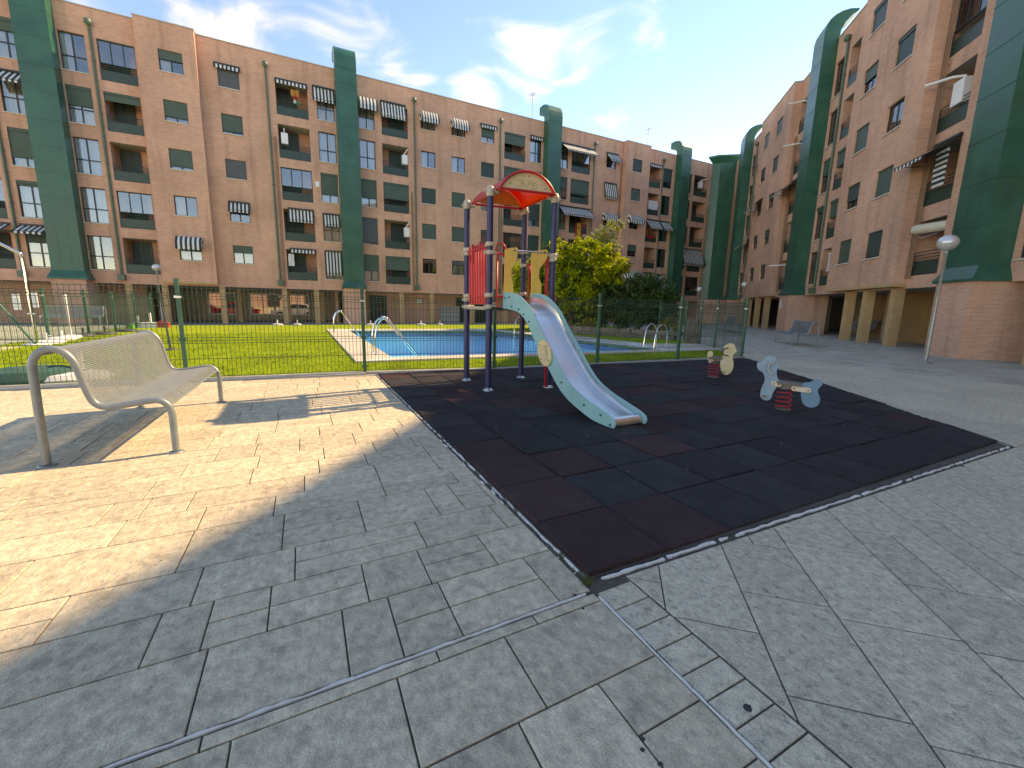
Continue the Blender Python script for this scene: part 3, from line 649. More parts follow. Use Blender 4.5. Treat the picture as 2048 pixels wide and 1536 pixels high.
def duct(root, uc, w=1.42, hood=True, base=True, zt=17.62, taper=False):
    x0, x1 = uc - w / 2, uc + w / 2; b = MB()
    b.box(x0, x1, -.80, -.003, 3.02, zt)
    z = 4.3
    while z < zt - .2: b.box(x0 - .012, x1 + .012, -.812, -.004, z, z + .035); z += 1.37
    for x in (x0 + w * .33, x0 + w * .67): b.box(x - .008, x + .008, -.808, -.79, 3.1, 5.6)
    # flared skirt
    lo = [(x0 - .17, -1.0), (x1 + .17, -1.0), (x1 + .17, -.004), (x0 - .17, -.004)]; hi = [(x0, -.80), (x1, -.80), (x1, -.004), (x0, -.004)]
    b.add([(x, y, 2.52) for x, y in lo] + [(x, y, 2.60) for x, y in lo] + [(x, y, 3.03) for x, y in hi], [(3, 2, 1, 0)] + [(i, (i + 1) % 4, 4 + (i + 1) % 4, 4 + i) for i in range(4)] + [(4 + i, 4 + (i + 1) % 4, 8 + (i + 1) % 4, 8 + i) for i in range(4)])
    d = b.build('duct', 'green_metal', root)
    if hood:
        ou, inn = hood_profile(taper); h = MB(); n = len(ou)
        poly = ou + inn
        for x, flip in ((x0, False), (x1, True)):
            h.add([(x, y, z) for y, z in poly], [list(range(len(poly))) if not flip else list(range(len(poly)))[::-1]])
        for i in range(len(poly)):
            p, q = poly[i], poly[(i + 1) % len(poly)]
            if i == len(poly) - 1: continue
            h.add([(x0, *p), (x1, *p), (x1, *q), (x0, *q)], [(0, 1, 2, 3)], 1 if i == n - 1 else 0, i != n - 1)
        if not taper: h.box(x0 - .015, x1 + .015, .80, .86, 18.60, 19.25)
        h.build('hood', ['green_metal', 'interior'], d)
    if base:
        p = MB(); p.box(x0 - .06, x1 + .06, -.92, 1.4, -.2, 2.518); p.build('pillar', 'brick', root)
    return d
def downpipe(root, u, z0=2.7, z1=16.75):
    b = MB(); b.tube([(u, -.09, z0 + .2), (u, -.09, z1)], .062, 10)
    b.lathe([(.06, 0), (.15, .10), (.17, .14), (.17, .30), (.14, .33)], 8, (u, -.17, z1 - .02)); b.box(u - .17, u + .17, -.30, -.01, z0 - .12, z0 + .24)
    for z in [z0 + 1.2 + k * 2.76 for k in range(5)]: b.box(u - .09, u + .09, -.10, 0, z, z + .04)
    return b.build('downpipe', 'green_pipe', root)
def pipes(root, us, z0, z1, y=-.05, r=.022):
    for u in us:
        b = MB(); b.tube([(u, y, z0), (u, y, z1)], r, 6); b.build('gas_pipe', 'copper_pipe', root)
    b = MB(); 
    for z in [z0 + .5 + 1.9 * k for k in range(int((z1 - z0) / 1.9))]: b.box(min(us) - .05, max(us) + .05, y + .01, y + .045, z, z + .03)
    b.build('pipe_bracket', 'copper_pipe', root)
def bay(root, u0, u1, z0, ops, depth=0.5):
    """projecting brick bay"""
    b = MB(); wall_grid(b, u0, u1, z0, ZTOP, ops, -depth)
    for x, fl in ((u0, True), (u1, False)):
        b.add([(x, -depth, z0), (x, 0, z0), (x, 0, ZTOP), (x, -depth, ZTOP)], [(3, 2, 1, 0) if fl else (0, 1, 2, 3)], 0)
    b.add([(u0, -depth, z0), (u1, -depth, z0), (u1, 0, z0), (u0, 0, z0)], [(3, 2, 1, 0)], 2)
    o = b.build('projecting_bay', WM, root)
    c = MB(); c.box(u0 - .03, u1 + .03, -depth - .04, .02, ZTOP + .001, ZTOP + .06); c.build('coping', 'coping', root)
    c = MB(); c.box(u0 - .02, u1 + .02, -depth - .02, .0, z0 - .14, z0 - .002); c.build('bay_beam', 'render_tan', root)
    return o
def shell(root, u0, u1, ops, depth=9.0, zs=2.38):
    b = MB(); wall_grid(b, u0, u1, zs, ZTOP, ops, 0.0)
    b.add([(u0, 0, zs), (u1, 0, zs), (u1, depth, zs), (u0, depth, zs)], [(3, 2, 1, 0)], 2)
    b.build('wall', WM, root)
    r = MB(); r.box(u0, u1, .30, depth, ZTOP - .5, ZTOP - .3); r.build('roof', 'concrete', root)
    r = MB(); r.add([(u0, depth, zs), (u1, depth, zs), (u1, depth, ZTOP), (u0, depth, ZTOP)], [(3, 2, 1, 0)])
    for x, fl in ((u0, False), (u1, True)): r.add([(x, 0, zs), (x, depth, zs), (x, depth, ZTOP), (x, 0, ZTOP)], [(0, 3, 2, 1) if not fl else (0, 1, 2, 3)])
    r.build('rear_wall', 'brick', root)
    c = MB(); c.box(u0, u1, -.05, .30, ZTOP + .001, ZTOP + .055); c.build('coping', 'coping', root)
def column(root, u, y, s=.40, zt=2.375, m='render_tan', zb=-.2, sy=None):
    b = MB(); sy = sy or s; b.box(u - s / 2, u + s / 2, y - sy / 2, y + sy / 2, zb, zt); return b.build('column', m, root)

# ============================== left wing
WA = thing('apartment_building', 'five storey brick apartment wing behind the pool, with striped awnings and green ducts', 'building', (0, 34.2, 0), group='wings of the brick apartment block')
TALL, SMALL, BAL = [], [], []
# (u0, u1, {row: state}); window state: (shutter share, curtain)
N_ = None
tallA = [(-14.1, -12.97, [(.3, 'w'), (0, 'b'), (.75, 'b'), (.12, 'w'), (.3, 'b')]), (-11.45, -10.31, [(0, 'w1'), (.5, 'w'), (0, 'w'), (0, 'w'), (0, 'b1')]),
         (1.71, 2.87, [(0, 'b'), (0, 'w'), (.72, 'w'), (0, 'b'), (0, 'b')]), (4.47, 5.62, [(0, 'b'), (0, 'w'), (.66, 'w'), (.9, 'w1'), (.6, 'w')]),
         (18.98, 20.2, [(0, 'w1'), (.62, 'w1'), (.7, 'w1'), (.6, 'b'), (.4, 'w')]), (22.0, 23.1, [(.3, 'w1'), (.5, 'w1'), (0, 'b'), (0, 'w'), (0, 'w')]),
         (35.33, 36.63, [(.66, 'w'), (0, 'w'), (0, 'b1'), (0, 'w'), (0, 'w')]), (38.55, 39.65, [(.1, 'w1'), (.2, 'w'), (0, 'w1'), (0, N_), (0, 'b')]), (-24.6, -23.4, [(.3, 'w'), (0, 'w'), (.6, 'w'), (.5, N_), (.2, 'w')])]
smallA = [(-4.04, -2.87, [(1, N_), (.83, 'w1'), (1, N_), (.35, N_), (.38, 'b')]), (9.12, 10.3, [(0, 'b'), (0, 'w1'), (1, N_), (1, N_), (0, N_)]), (11.65, 12.85, [(0, 'b'), (0, 'w1'), (1, N_), (1, N_), (.3, 'b')]),
          (14.28, 15.5, [(.6, 'w1'), (1, N_), (.5, 'w'), (.2, N_), (.9, N_)]), (27.6, 28.85, [(.2, 'w1'), (.4, N_), (.2, N_), (.5, 'w'), (1, N_)]), (-19.2, -18.0, [(1, N_), (.5, 'w'), (.8, N_), (.2, 'w'), (1, N_)]), (-21.6, -20.4, [(.4, 'w'), (1, N_), (.3, 'b'), (1, N_), (.5, N_)])]
balA = [(-16.35, -14.65, ['open', 'screen0.4', 'open', 'glazed', 'open'], 1), (-9.8, -8.1, ['glazed', 'screen0.22', 'open', 'glazed', 'open'], 1), (-.82, 1.15, ['open', 'open', 'glazed', 'open', 'open'], 1),
        (6.13, 8.1, ['open', 'open', 'screen0.55', 'open', 'screen0.5'], -1), (16.44, 18.5, ['screen0.42', 'screen0.5', 'open', 'glazed', 'open'], 1), (23.47, 25.65, ['glazed', 'screen0.62', 'open', 'open', 'open'], -1),
        (33.3, 34.95, ['open', 'open', 'open', 'open', 'open'], 1), (40.02, 42.2, ['open', 'open', 'open', 'open', 'glazed'], -1)]
bayA = [(-7.91, -5.03, -6.9, -5.72, [(.4, 'w1'), (.75, 'w'), (.82, 'w'), (0, 'b1'), (.4, 'b')]), (29.65, 32.84, 30.53, 31.8, [(.86, 'w1'), (1, N_), (.3, N_), (.5, 'w'), (1, N_)])]
ops = []
for (a, c, st) in tallA: ops += [(a, c, row_top(r) - 2.0, row_top(r), 'win') for r in range(1, 6)]
for (a, c, st) in smallA: ops += [(a, c, row_top(r) - 1.2, row_top(r), 'win') for r in range(1, 6)]
for (a, c, st, sd_) in balA: ops += [(a, c, row_top(r) - 2.17, row_top(r), 'bal') for r in range(1, 6)]
for (a, c, d, e, st) in bayA: ops += [(d - .05, e + .05, row_top(r) - 1.25, row_top(r) + .05, 'hole') for r in range(1, 6)]
shell(WA, -26.0, 46.0, ops)
rs = random.Random(2); SM = ['shutter_green', 'shutter_dark', 'shutter_green', 'shutter_grey']
for (a, c, st) in tallA:
    for r in range(1, 6): window(WA, a, c, row_top(r) - 2.0, row_top(r), 0, st[r - 1][0], st[r - 1][1], True, rs.choice(SM))
for (a, c, st) in smallA:
    for r in range(1, 6): window(WA, a, c, row_top(r) - 1.2, row_top(r), 0, st[r - 1][0], st[r - 1][1], False, rs.choice(SM))
for (a, c, st, sd_) in balA:
    for r in range(1, 6): balcony(WA, a, c, row_top(r) - 2.17, row_top(r), st[r - 1], True, sd_)
for (a, c, d, e, st) in bayA:
    bay(WA, a, c, 2.62, [(d, e, row_top(r) - 1.2, row_top(r), 'win') for r in range(1, 6)])
    for r in range(1, 6): window(WA, d, e, row_top(r) - 1.2, row_top(r), -.5, st[r - 1][0], st[r - 1][1], False, rs.choice(SM))
for u in (-12.21, 3.64, 21.07, 37.7): duct(WA, u)
for u in (-14.4, -10.02, -1.32, 8.6, 16.0, 26.06, 35.14): downpipe(WA, u)
for (us, z0, z1) in [((-1.08, -.98), 2.5, 12.6), ((8.36, 8.27), 2.5, 10.2), ((16.22, 16.30), 2.5, 12.4), ((25.85, 25.78), 2.5, 11.0), ((29.45, 29.52), 2.5, 15.5), ((42.5, 42.62), 2.6, 13.0)]: pipes(WA, us, z0, z1)
def aw(u0, u1, r, kind, proj, drop, dz=0.06, plain=False, root=WA): return awning(root, u0, u1, row_top(r) + dz, kind, proj, drop, plain)
aw(-14.2, -12.97, 2, 'fold', .75, .62); aw(-14.25, -12.95, 5, 'fold', .9, .42, .3); aw(-16.5, -14.6, 5, 'fold', .9, .42, .3)
a_ = aw(-6.98, -5.62, 5, 'dome', .55, .72, .28); a_.location.y = -.512
aw(-4.2, -2.78, 1, 'val', .1, .2, .08); aw(-4.08, -2.83, 4, 'fold', .28, .52, .02)
aw(-.82, 1.15, 1, 'val', .1, .2, -.02); aw(-.55, 1.13, 4, 'fold', .22, .75, 0); aw(-.6, 1.13, 5, 'val', .1, .2, 0)
aw(1.45, 2.9, 1, 'fold', .3, .85, .06); aw(1.72, 2.87, 4, 'fold', .25, .72, -.12); aw(1.70, 2.9, 5, 'drop', .3, 1.6, 0)
aw(4.45, 5.8, 1, 'dome', .6, .85, .1); aw(6.05, 7.95, 1, 'fold', .35, 1.0, .1)
for u in (9.05, 11.58): aw(u, u + 1.4, 1, 'dome', .7, .85, .08)
aw(14.15, 15.7, 1, 'val', .1, .2, .1); aw(18.95, 20.3, 1, 'val', .1, .2, .08)
aw(22.25, 25.9, 1, 'fold', 1.0, .75, .1); aw(22.15, 25.8, 3, 'fold', 1.0, .85, .15)
aw(27.5, 29.0, 1, 'fold', .7, .75, .15); aw(27.4, 29.0, 2, 'drop', .35, 1.35, .15); aw(27.45, 29.0, 3, 'dome', .7, .8, .12)
for r in (3, 5): aw(30.3, 31.95, r, 'dome', .7, .8, .12).location.y = -.512
aw(33.25, 34.98, 1, 'val', .1, .2, .05); aw(33.2, 35.1, 3, 'fold', .75, .85, .05); aw(35.25, 36.7, 3, 'fold', .75, .85, .05); aw(33.2, 35.0, 5, 'fold', .55, 1.35, .05); aw(35.2, 36.7, 5, 'drop', .3, 1.75, -.05)
aw(38.9, 42.25, 4, 'drop', .55, 1.7, .25)
# loose things on the balconies are built further down
# arcade
for u in (-9.8, -8.0, -4.88, -1.11, 1.0, 7.35, 9.9, 13.6, 16.9, 19.0, 24.2, 27.4, 31.0, 34.4, 36.0, 40.5): column(WA, u, .22, .34)
for u in (-9.8, -4.3, -1.0, 1.5): column(WA, u, 3.4, .30, m='render_tan')
def bw(px, py): v = onplane(px, py, (0, 41.4), (0, 1)); return v.x, v.z
(xa, za), (xb, zb_) = bw(501, 588), bw(618, 628); (xc, zc), (xd, zd) = bw(418, 586), bw(472, 627)
b = MB(); wall_grid(b, -26, 46, -.2, 2.38, [(xa, xb, zb_, za, 'hole'), (xc, xd, zd, zc, 'hole')], 7.2, 0)
b.build('arcade_rear_wall', ['render_beige', 'interior', 'soffit', 'concrete'], WA)
for (a, c, d, e) in ((xa, xb, zb_, za), (xc, xd, zd, zc)):
    b = MB(); f = .09; b.box(a - f, c + f, 7.1, 7.25, e, e + f); b.box(a - f, c + f, 7.1, 7.25, d - f, d); b.box(a - f, a, 7.1, 7.25, d, e); b.box(c, c + f, 7.1, 7.25, d, e); b.build('opening_frame', 'white_enamel', WA)
    for k in range(1, int((c - a) / 1.1) + 1):
        b = MB(); x = a + k * (c - a) / (int((c - a) / 1.1) + 1); b.box(x - .025, x + .025, 7.14, 7.2, d, e); b.build('opening_bar', 'dark_frame', WA)
b = MB(); b.box(4.6, 46, 1.75, 2.0, -.2, 2.37); b.box(-26, -9.6, 2.4, 2.6, -.2, 2.37); b.box(2.4, 2.6, 1.4, 7.2, -.2, 2.37); b.build('arcade_partition', 'brick', WA)
for (a, c) in ((5.0, 6.4), (12.6, 13.4), (14.4, 16.2), (19.6, 20.4), (23.3, 24.0), (26, 27.1), (33, 34), (38, 39.4)):
    b = MB(); b.box(a, c, 1.66, 1.76, -.18, 2.1); b.box(a + .06, a + .1, 1.62, 1.66, .7, .9, 1); b.build('door', ['dark_frame', 'ac_grey'], WA)
# letterbox bank and notices
b = MB(); m0 = onplane(879, 612, (0, 35.9), (0, 1)); m1 = onplane(918, 648, (0, 35.9), (0, 1)); b.box(m0.x, m1.x, 1.60, 1.70, m1.z, m0.z); lb = b.build('letterbox_bank', 'ac_grey', WA)
n = 8
for rI in range(4):
    for k in range(n):
        b = MB(); x = m0.x + (m1.x - m0.x) * (k + .5) / n; z = m1.z + (m0.z - m1.z) * (rI + .6) / 4; b.box(x - .055, x + .055, 1.585, 1.60, z - .03, z + .03); b.build('letter_slot', 'black_plastic', lb)
b = MB(); b.box(.0, .26, -.02, -.004, 0, .36); b.build('notice_plate', 'white_enamel', WA, (1.34, 0, 9.7)); b = MB(); b.box(0, .45, 1.70, 1.745, 0, .35); b.build('notice_plate', 'white_enamel', WA, (9.0, 0, 1.5))
# corner duct where the wings meet
b = MB(); ox, oy = 0, -34.2
cq = [(42.75, 34.17), (43.1, 33.45), (45.15, 31.95), (46.6, 33.1), (45.9, 34.17)]
def ringq(k, z): 
    cx, cy = 44.9, 33.6; return [(cx + (x - cx) * k, cy + (y - cy) * k - 34.2, z) for x, y in cq]
rings = [ringq(1, 2.62), ringq(1, 16.9), ringq(1, 17.75), ringq(1.28, 18.35), ringq(1.28, 18.5), ringq(.9, 18.55)]
for r0, r1 in zip(rings[:-1], rings[1:]): b.add(r0 + r1, [(i, (i + 1) % 5, 5 + (i + 1) % 5, 5 + i) for i in range(5)])
b.add(rings[-1], [(0, 1, 2, 3, 4)]); b.add(rings[0], [(4, 3, 2, 1, 0)])
for z in [4.2 + 1.37 * k for k in range(10)]:
    r0, r1 = ringq(1.012, z), ringq(1.012, z + .035); b.add(r0 + r1, [(i, (i + 1) % 5, 5 + (i + 1) % 5, 5 + i) for i in range(5)])
b.build('corner_duct', 'green_metal', WA)
b = MB(); r0, r1 = ringq(1.0, -.2), ringq(1.0, 2.615); b.add(r0 + r1, [(i, (i + 1) % 5, 5 + (i + 1) % 5, 5 + i) for i in range(5)]); b.build('pillar', 'brick', WA)
# roof aerials
mat('aerial', (0.45, 0.30, 0.28), 0.5, metal=0.3)
for (u, h) in ((19.6, 2.6), (33.6, 2.4), (-11.4, 1.2)):
    b = MB(); b.tube([(u, .9, ZTOP - .3), (u, .9, ZTOP + h)], .022, 6)
    for k in range(6): b.tube([(u - .35, .55 + .12 * k, ZTOP + h - .15), (u + .35, .55 + .12 * k, ZTOP + h - .15)], .010, 5)
    b.tube([(u, .5, ZTOP + h - .15), (u, 1.3, ZTOP + h - .15)], .012, 5); b.tube([(u - .4, .9, ZTOP + h - .6), (u + .4, .9, ZTOP + h - .5)], .012, 5); b.build('roof_aerial', 'aerial', WA)

# ============================== right wing: local x runs back along the wall (u = -along)
BA = R(48.669); PW = 11.95
WB = thing('apartment_building', 'brick apartment wing along the right with tall green ducts over an open arcade', 'building', (PW * math.sin(BA), -PW * math.cos(BA), 0), BA + math.pi, group='wings of the brick apartment block')
tB = [(18.5, 19.65, [(.4, 'w'), (1, N_), (1, N_), (.2, 'w'), (.1, 'w')]), (15.7, 16.85, [(1, N_), (.3, 'w'), (.5, 'w'), (.2, 'w'), (0, 'w')]), (30.47, 31.65, [(0, 'w'), (0, N_), (.45, 'w1'), (.15, N_), (0, 'w')]), (33.35, 34.5, [(.5, 'w')] * 5),
      (46.4, 47.6, [(.5, 'w'), (.3, N_), (.6, N_), (.2, 'w'), (.4, N_)]), (49.3, 50.4, [(.5, N_)] * 5)]
bB = [(20.1, 21.7, ['glazed', 'glazed', 'open', 'open', 'open'], 1), (13.3, 15.2, ['open', 'open', 'open', 'open', 'open'], -1), (27.95, 29.9, ['open', 'open', 'screen0.4', 'screen0.45', 'open'], -1), (34.9, 36.5, ['open', 'open', 'open', 'open', 'open'], 1), (43.9, 45.8, ['open', 'open', 'screen0.4', 'open', 'open'], -1), (51.0, 52.8, ['open'] * 5, 1)]
bayB = [(21.75, 27.6, [(25.6, 26.82, [(1, N_), (.45, 'w1'), (1, N_), (.62, 'b'), (1, N_)]), (23.02, 24.24, [(.6, 'w'), (1, N_), (0, 'w'), (1, N_), (.92, N_)])]),
        (36.6, 43.5, [(38.3, 39.6, [(1, N_), (1, N_), (.3, N_), (.5, N_), (.4, N_)]), (41.2, 42.5, [(.9, N_), (.6, 'w'), (.4, N_), (.4, N_), (.3, 'w')])])]
ops = []
for (a, c, st) in tB: ops += [(-c, -a, row_top(r) - 2.0, row_top(r), 'win') for r in range(1, 6)]
for (a, c, st, sd_) in bB: ops += [(-c, -a, row_top(r) - 2.17, row_top(r), 'bal') for r in range(1, 6)]
for (a, c, ws) in bayB:
    for (d, e, st) in ws: ops += [(-e - .05, -d + .05, row_top(r) - 1.25, row_top(r) + .05, 'hole') for r in range(1, 6)]
shell(WB, -56.0, 12.0, ops, zs=2.5)
for (a, c, st) in tB:
    for r in range(1, 6): window(WB, -c, -a, row_top(r) - 2.0, row_top(r), 0, st[r - 1][0], st[r - 1][1], True, rs.choice(SM[:2]))
for (a, c, st, sd_) in bB:
    for r in range(1, 6): balcony(WB, -c, -a, row_top(r) - 2.17, row_top(r), st[r - 1], True, -sd_)
for (a, c, ws) in bayB:
    bay(WB, -c, -a, 2.72, [(-e, -d, row_top(r) - 1.2, row_top(r), 'win') for (d, e, st) in ws for r in range(1, 6)], .53)
    for (d, e, st) in ws:
        for r in range(1, 6): window(WB, -e, -d, row_top(r) - 1.2, row_top(r), -.53, st[r - 1][0], st[r - 1][1], False, rs.choice(SM[:2]))
for al in (17.68, 32.45, 48.45): duct(WB, -al, 1.42, hood=al > 20, zt=17.62 if al > 20 else 14.2, taper=True)  # nearest duct cut short above the view to keep its shadow off the paving
for al in (30.25, 46.0, 13.0): downpipe(WB, -al)
for (al, z0, z1) in ((21.62, 2.9, 15.5), (36.5, 2.9, 14.0), (53.2, 2.7, 14.0)):
    us = [-al + .02 + .10 * k for k in range(4)]; pipes(WB, [u - .1 for u in us], z0, z1, -.12)
def awb(al0, al1, r, kind, proj, drop, dz=.05, plain=False): return aw(-al1, -al0, r, kind, proj, drop, dz, plain, WB)
awb(20.05, 21.75, 4, 'fold', 1.1, .62, .05); awb(34.85, 36.55, 3, 'fold', 1.2, .8, .05, True); awb(41.0, 42.7, 3, 'fold', .9, .7, .1, True).location.y = -.54; awb(44.0, 45.9, 4, 'fold', 1.2, .7, .2, True)
# striped side curtain of the near balcony
b = MB()
for k in range(14): b.box(-20.75, -20.15, -.30 - .02 * k % .05, -.28, row_top(4) - .25 - .1 * (k + 1), row_top(4) - .25 - .1 * k, k % 2)
b.build('balcony_curtain', ['awning_dark', 'awning_white'], WB)
# arcade of the right wing
for al in (22.25, 24.4, 26.05, 37.9, 40.2, 42.6, 44.8, 15.5, 12.0, 8.5, 5.0): column(WB, -al, .02 if al < 30 else -.2, .36, 2.495 if al < 30 else 2.575)
b = MB(); b.add([(-56, 4.2, -.05), (12, 4.2, -.05), (12, 4.2, 2.5), (-56, 4.2, 2.5)], [(0, 1, 2, 3)]); b.build('arcade_rear_wall', 'render_beige', WB)
for (a, c) in ((26.0, 27.4), (29.0, 31.2), (35, 37), (39, 43), (46, 52)):
    b = MB(); b.box(-c, -a, 3.9, 4.15, -.02, 2.45); b.build('door', 'dark_frame', WB)
b = MB(); b.box(-22.1, -20.9, 4.1, 4.19, 1.75, 2.1); b.build('vent', 'interior', WB)
b = MB(); b.box(-25.6, -25.2, 1.4, 4.2, -.02, 2.5); b.box(-28.6, -28.3, 2.2, 4.2, -.02, 2.5); b.build('arcade_partition', 'render_tan', WB); b = MB(); b.box(-52.4, -52.1, .3, 4.2, -.02, 2.49); b.build('arcade_partition', 'brick', WB); b = MB(); b.box(43.2, 43.4, .3, 1.9, -.2, 2.37); b.build('arcade_partition', 'brick', WA)  # both brick partitions added to block sunlight showing through the open arcade ends
b = MB(); b.box(-33.0, -32.7, -.935, -.925, 1.6, 2.15); b.build('house_number_plate', 'white_enamel', WB)
# ------------------------------------------------------------------ playground tower with slide
mat('post_blue', (0.013, 0.018, 0.080), 0.45, var=0.25, vscale=5, stain=((0.10, 0.11, 0.16), 7, 0.62, 0.8, 0.3))
mat('clamp_beige', (0.42, 0.37, 0.28), 0.5, var=0.12)
mat('play_red', (0.52, 0.018, 0.022), 0.38, var=0.12)
mat('roof_red', (0.72, 0.055, 0.022), 0.35, trans=0.42, var=0.06)
mat('panel_cream', (0.60, 0.47, 0.27), 0.6, var=0.12, vscale=7, stain=((0.40, 0.31, 0.18), 9, 0.55, 0.8, 0.4))
mat('panel_yellow', (0.74, 0.44, 0.10), 0.55, var=0.1, vscale=6)
mat('scribble', (0.36, 0.27, 0.15), 0.8)
mat('slide_teal', (0.15, 0.40, 0.42), 0.45, var=0.12, vscale=3, stain=((0.36, 0.42, 0.36), 4, 0.55, 0.85, 0.4))
mat('slide_edge', (0.055, 0.13, 0.13), 0.6)
mat('steel', (0.62, 0.62, 0.61), 0.36, metal=1.0, var=0.10, vscale=5, bump=0.02, bscale=9, rvar=0.10)
mat('bolt_green', (0.02, 0.14, 0.13), 0.5)
TW = thing('playground_tower', 'play tower with a red arched roof, blue posts, red bars and a metal slide', 'play tower', (0, 0, 0))
PA, PB_, PC_, PD = (2.77, 7.28), (2.78, 6.27), (3.89, 7.15), (3.90, 6.12)
for (x, y) in (PA, PB_, PC_, PD):
    b = MB(); b.tube([(x, y, 0.0), (x, y, 3.22)], .052, 20); p = b.build('post', 'post_blue', TW)
    b = MB(); b.lathe([(.058, 3.16), (.066, 3.17), (.068, 3.24), (.064, 3.28), (.045, 3.315), (.0001, 3.325)], 18, (x, y, 0)); b.build('post_cap', 'clamp_beige', p)
    b = MB(); b.lathe([(.095, .016), (.095, .024), (.06, .026), (.056, .06), (.0001, .06)], 16, (x, y, 0)); b.build('foot_plate', 'steel', p)
def clampring(x, y, z, d):
    b = MB(); b.lathe([(.055, -.035), (.066, -.033), (.069, -.012), (.069, .012), (.066, .033), (.055, .035)], 16, (x, y, z))
    d = Vector((d[0], d[1], 0)).normalized(); c = Vector((x, y, z)); b.tube([c + d * .05, c + d * .14], [.036, .030], 10)
    s = Vector((-d.y, d.x, 0)); b.obox(c - d * .065, d * .018, s * .030, Vector((0, 0, .026))); b.sphere(tuple(c - d * .085), .016, 8, 6)
    return b.build('clamp', 'clamp_beige', TW)
ab = (PB_[0] - PA[0], PB_[1] - PA[1]); bd = (PD[0] - PB_[0], PD[1] - PB_[1]); ac = (PC_[0] - PA[0], PC_[1] - PA[1]); cd = (PD[0] - PC_[0], PD[1] - PC_[1])
neg = lambda v: (-v[0], -v[1])
for (p, d, zs) in ((PA, ab, (2.45, 1.62)), (PA, ac, (3.22, 2.38, 1.42, 1.55)), (PB_, neg(ab), (2.43, 1.62)), (PB_, bd, (3.24, 2.30, 1.43)), (PC_, cd, (2.22, 1.42)), (PC_, neg(ac), (3.22, 2.47, 1.68)), (PD, neg(cd), (2.24, 1.42)), (PD, neg(bd), (3.24, 2.31))):
    for z in zs: clampring(p[0], p[1], z, d)
# roof: barrel vault between the four posts
yf, yr = 6.17, 7.24; xl, xr = 2.875, 3.81; zb0, zap = 3.265, 3.565
ch = (xr - xl) / 2; sg = zap - zb0; rad = (ch * ch + sg * sg) / (2 * sg); xc_ = (xl + xr) / 2; zc_ = zap - rad; a0 = math.degrees(math.asin(ch / rad))
arcp = [(xc_ + rad * math.sin(R(-a0 + 2 * a0 * k / 18)), zc_ + rad * math.cos(R(-a0 + 2 * a0 * k / 18))) for k in range(19)]
def yy(x, base): return base - (x - 2.78) * 0.13
b = MB(); n = len(arcp)
for (off, fl) in ((.012, False), (.0, True)):
    pts = [(xc_ + (x - xc_) * (1 + off / rad), zc_ + (z - zc_) * (1 + off / rad)) for x, z in arcp]
    vs = [(x, yy(x, yf - .045), z) for x, z in pts] + [(x, yy(x, yr + .06), z) for x, z in pts]
    b.add(vs, [(i, i + 1, n + i + 1, n + i) if not fl else (n + i, n + i + 1, i + 1, i) for i in range(n - 1)], 0, True)
roof = b.build('roof', 'roof_red', TW)
for base in (yf - .045, yr + .06):                      # rolled rims, straight ties
    b = MB(); b.tube([(x, yy(x, base), z) for x, z in arcp], .017, 8); b.tube([(xl, yy(xl, base), zb0), (xr, yy(xr, base), zb0)], .020, 8); b.build('roof_rim', 'play_red', roof)
for x in (xl, xr):
    b = MB(); b.tube([(x, yy(x, yf - .05), zb0), (x, yy(x, yr + .06), zb0)], .020, 8); b.build('roof_rail', 'roof_red', roof)
for base, mm in ((yf, 'panel_cream'), (yr, 'panel_yellow')):  # rear panel's yellow paints in light shining through it
    poly = [(xc_ + (x - xc_) * .93, zb0 + .028 + (z - zb0) * .86) for x, z in arcp]
    b = MB(); b.prism(poly, lambda a, c, d: (a, yy(a, base) + d, c), -.009, .009); g = b.build('gable_panel', mm, roof)
    for (x, z) in ((xc_ - .28, zb0 + .10), (xc_ + .02, zb0 + .235), (xc_ + .31, zb0 + .075)):
        b = MB(); b.sphere((x, yy(x, base) - .011, z), .010, 8, 6); b.build('bolt', 'black_plastic', g)
# scratched scribble on the front gable
sc = []
for k, pts in enumerate([[(-.13, .15), (-.06, .17), (-.11, .11), (-.05, .13), (-.10, .07), (-.15, .09)], [(-.03, .16), (.02, .165), (.03, .11), (-.02, .07), (-.04, .12)], [(.05, .13), (.08, .16), (.10, .09), (.13, .15), (.17, .08), (.12, .05), (.06, .07)]]):
    b = MB(); b.tube([(xc_ + x, yy(xc_ + x, yf) - .0105, zb0 + z) for x, z in [(v.x, v.y) for v in bez(pts, 5)]], .0035, 5); b.build('scribble', 'scribble', roof)
# platform
b = MB(); b.box(2.80, 3.87, 6.16, 7.24, 1.385, 1.425); b.build('platform', 'black_plastic', TW)
for p, q in ((PA, PB_), (PB_, PD), (PA, PC_), (PC_, PD)):
    b = MB(); b.tube([(*p, 1.40), (*q, 1.40)], .028, 10); b.build('platform_rail', 'clamp_beige', TW)
# bar panel on the left side
def bars(p, q, n, z0, z1, wave, name='bar', r=.021):
    pv, qv = Vector((*p, 0)), Vector((*q, 0)); root = None
    for k, z in enumerate((1.60, 2.40)):
        b = MB(); b.tube([pv + Vector((0, 0, z)), qv + Vector((0, 0, z + (.03 if k else 0)))], .017, 8); root = b.build('bar_rail', 'play_red', TW)
    for k in range(n):
        t = .16 + .68 * k / (n - 1); c = pv.lerp(qv, t); zt = z1 + wave * math.sin(math.pi * (k % 3) / 2)
        b = MB(); b.tube([c + Vector((0, 0, z0)), c + Vector((0, 0, zt)), c + Vector((0, 0, zt + .012))], [r, r, r * .5], 10); b.build(name, 'play_red', TW)
bars(PA, PB_, 7, 1.47, 2.47, .035)
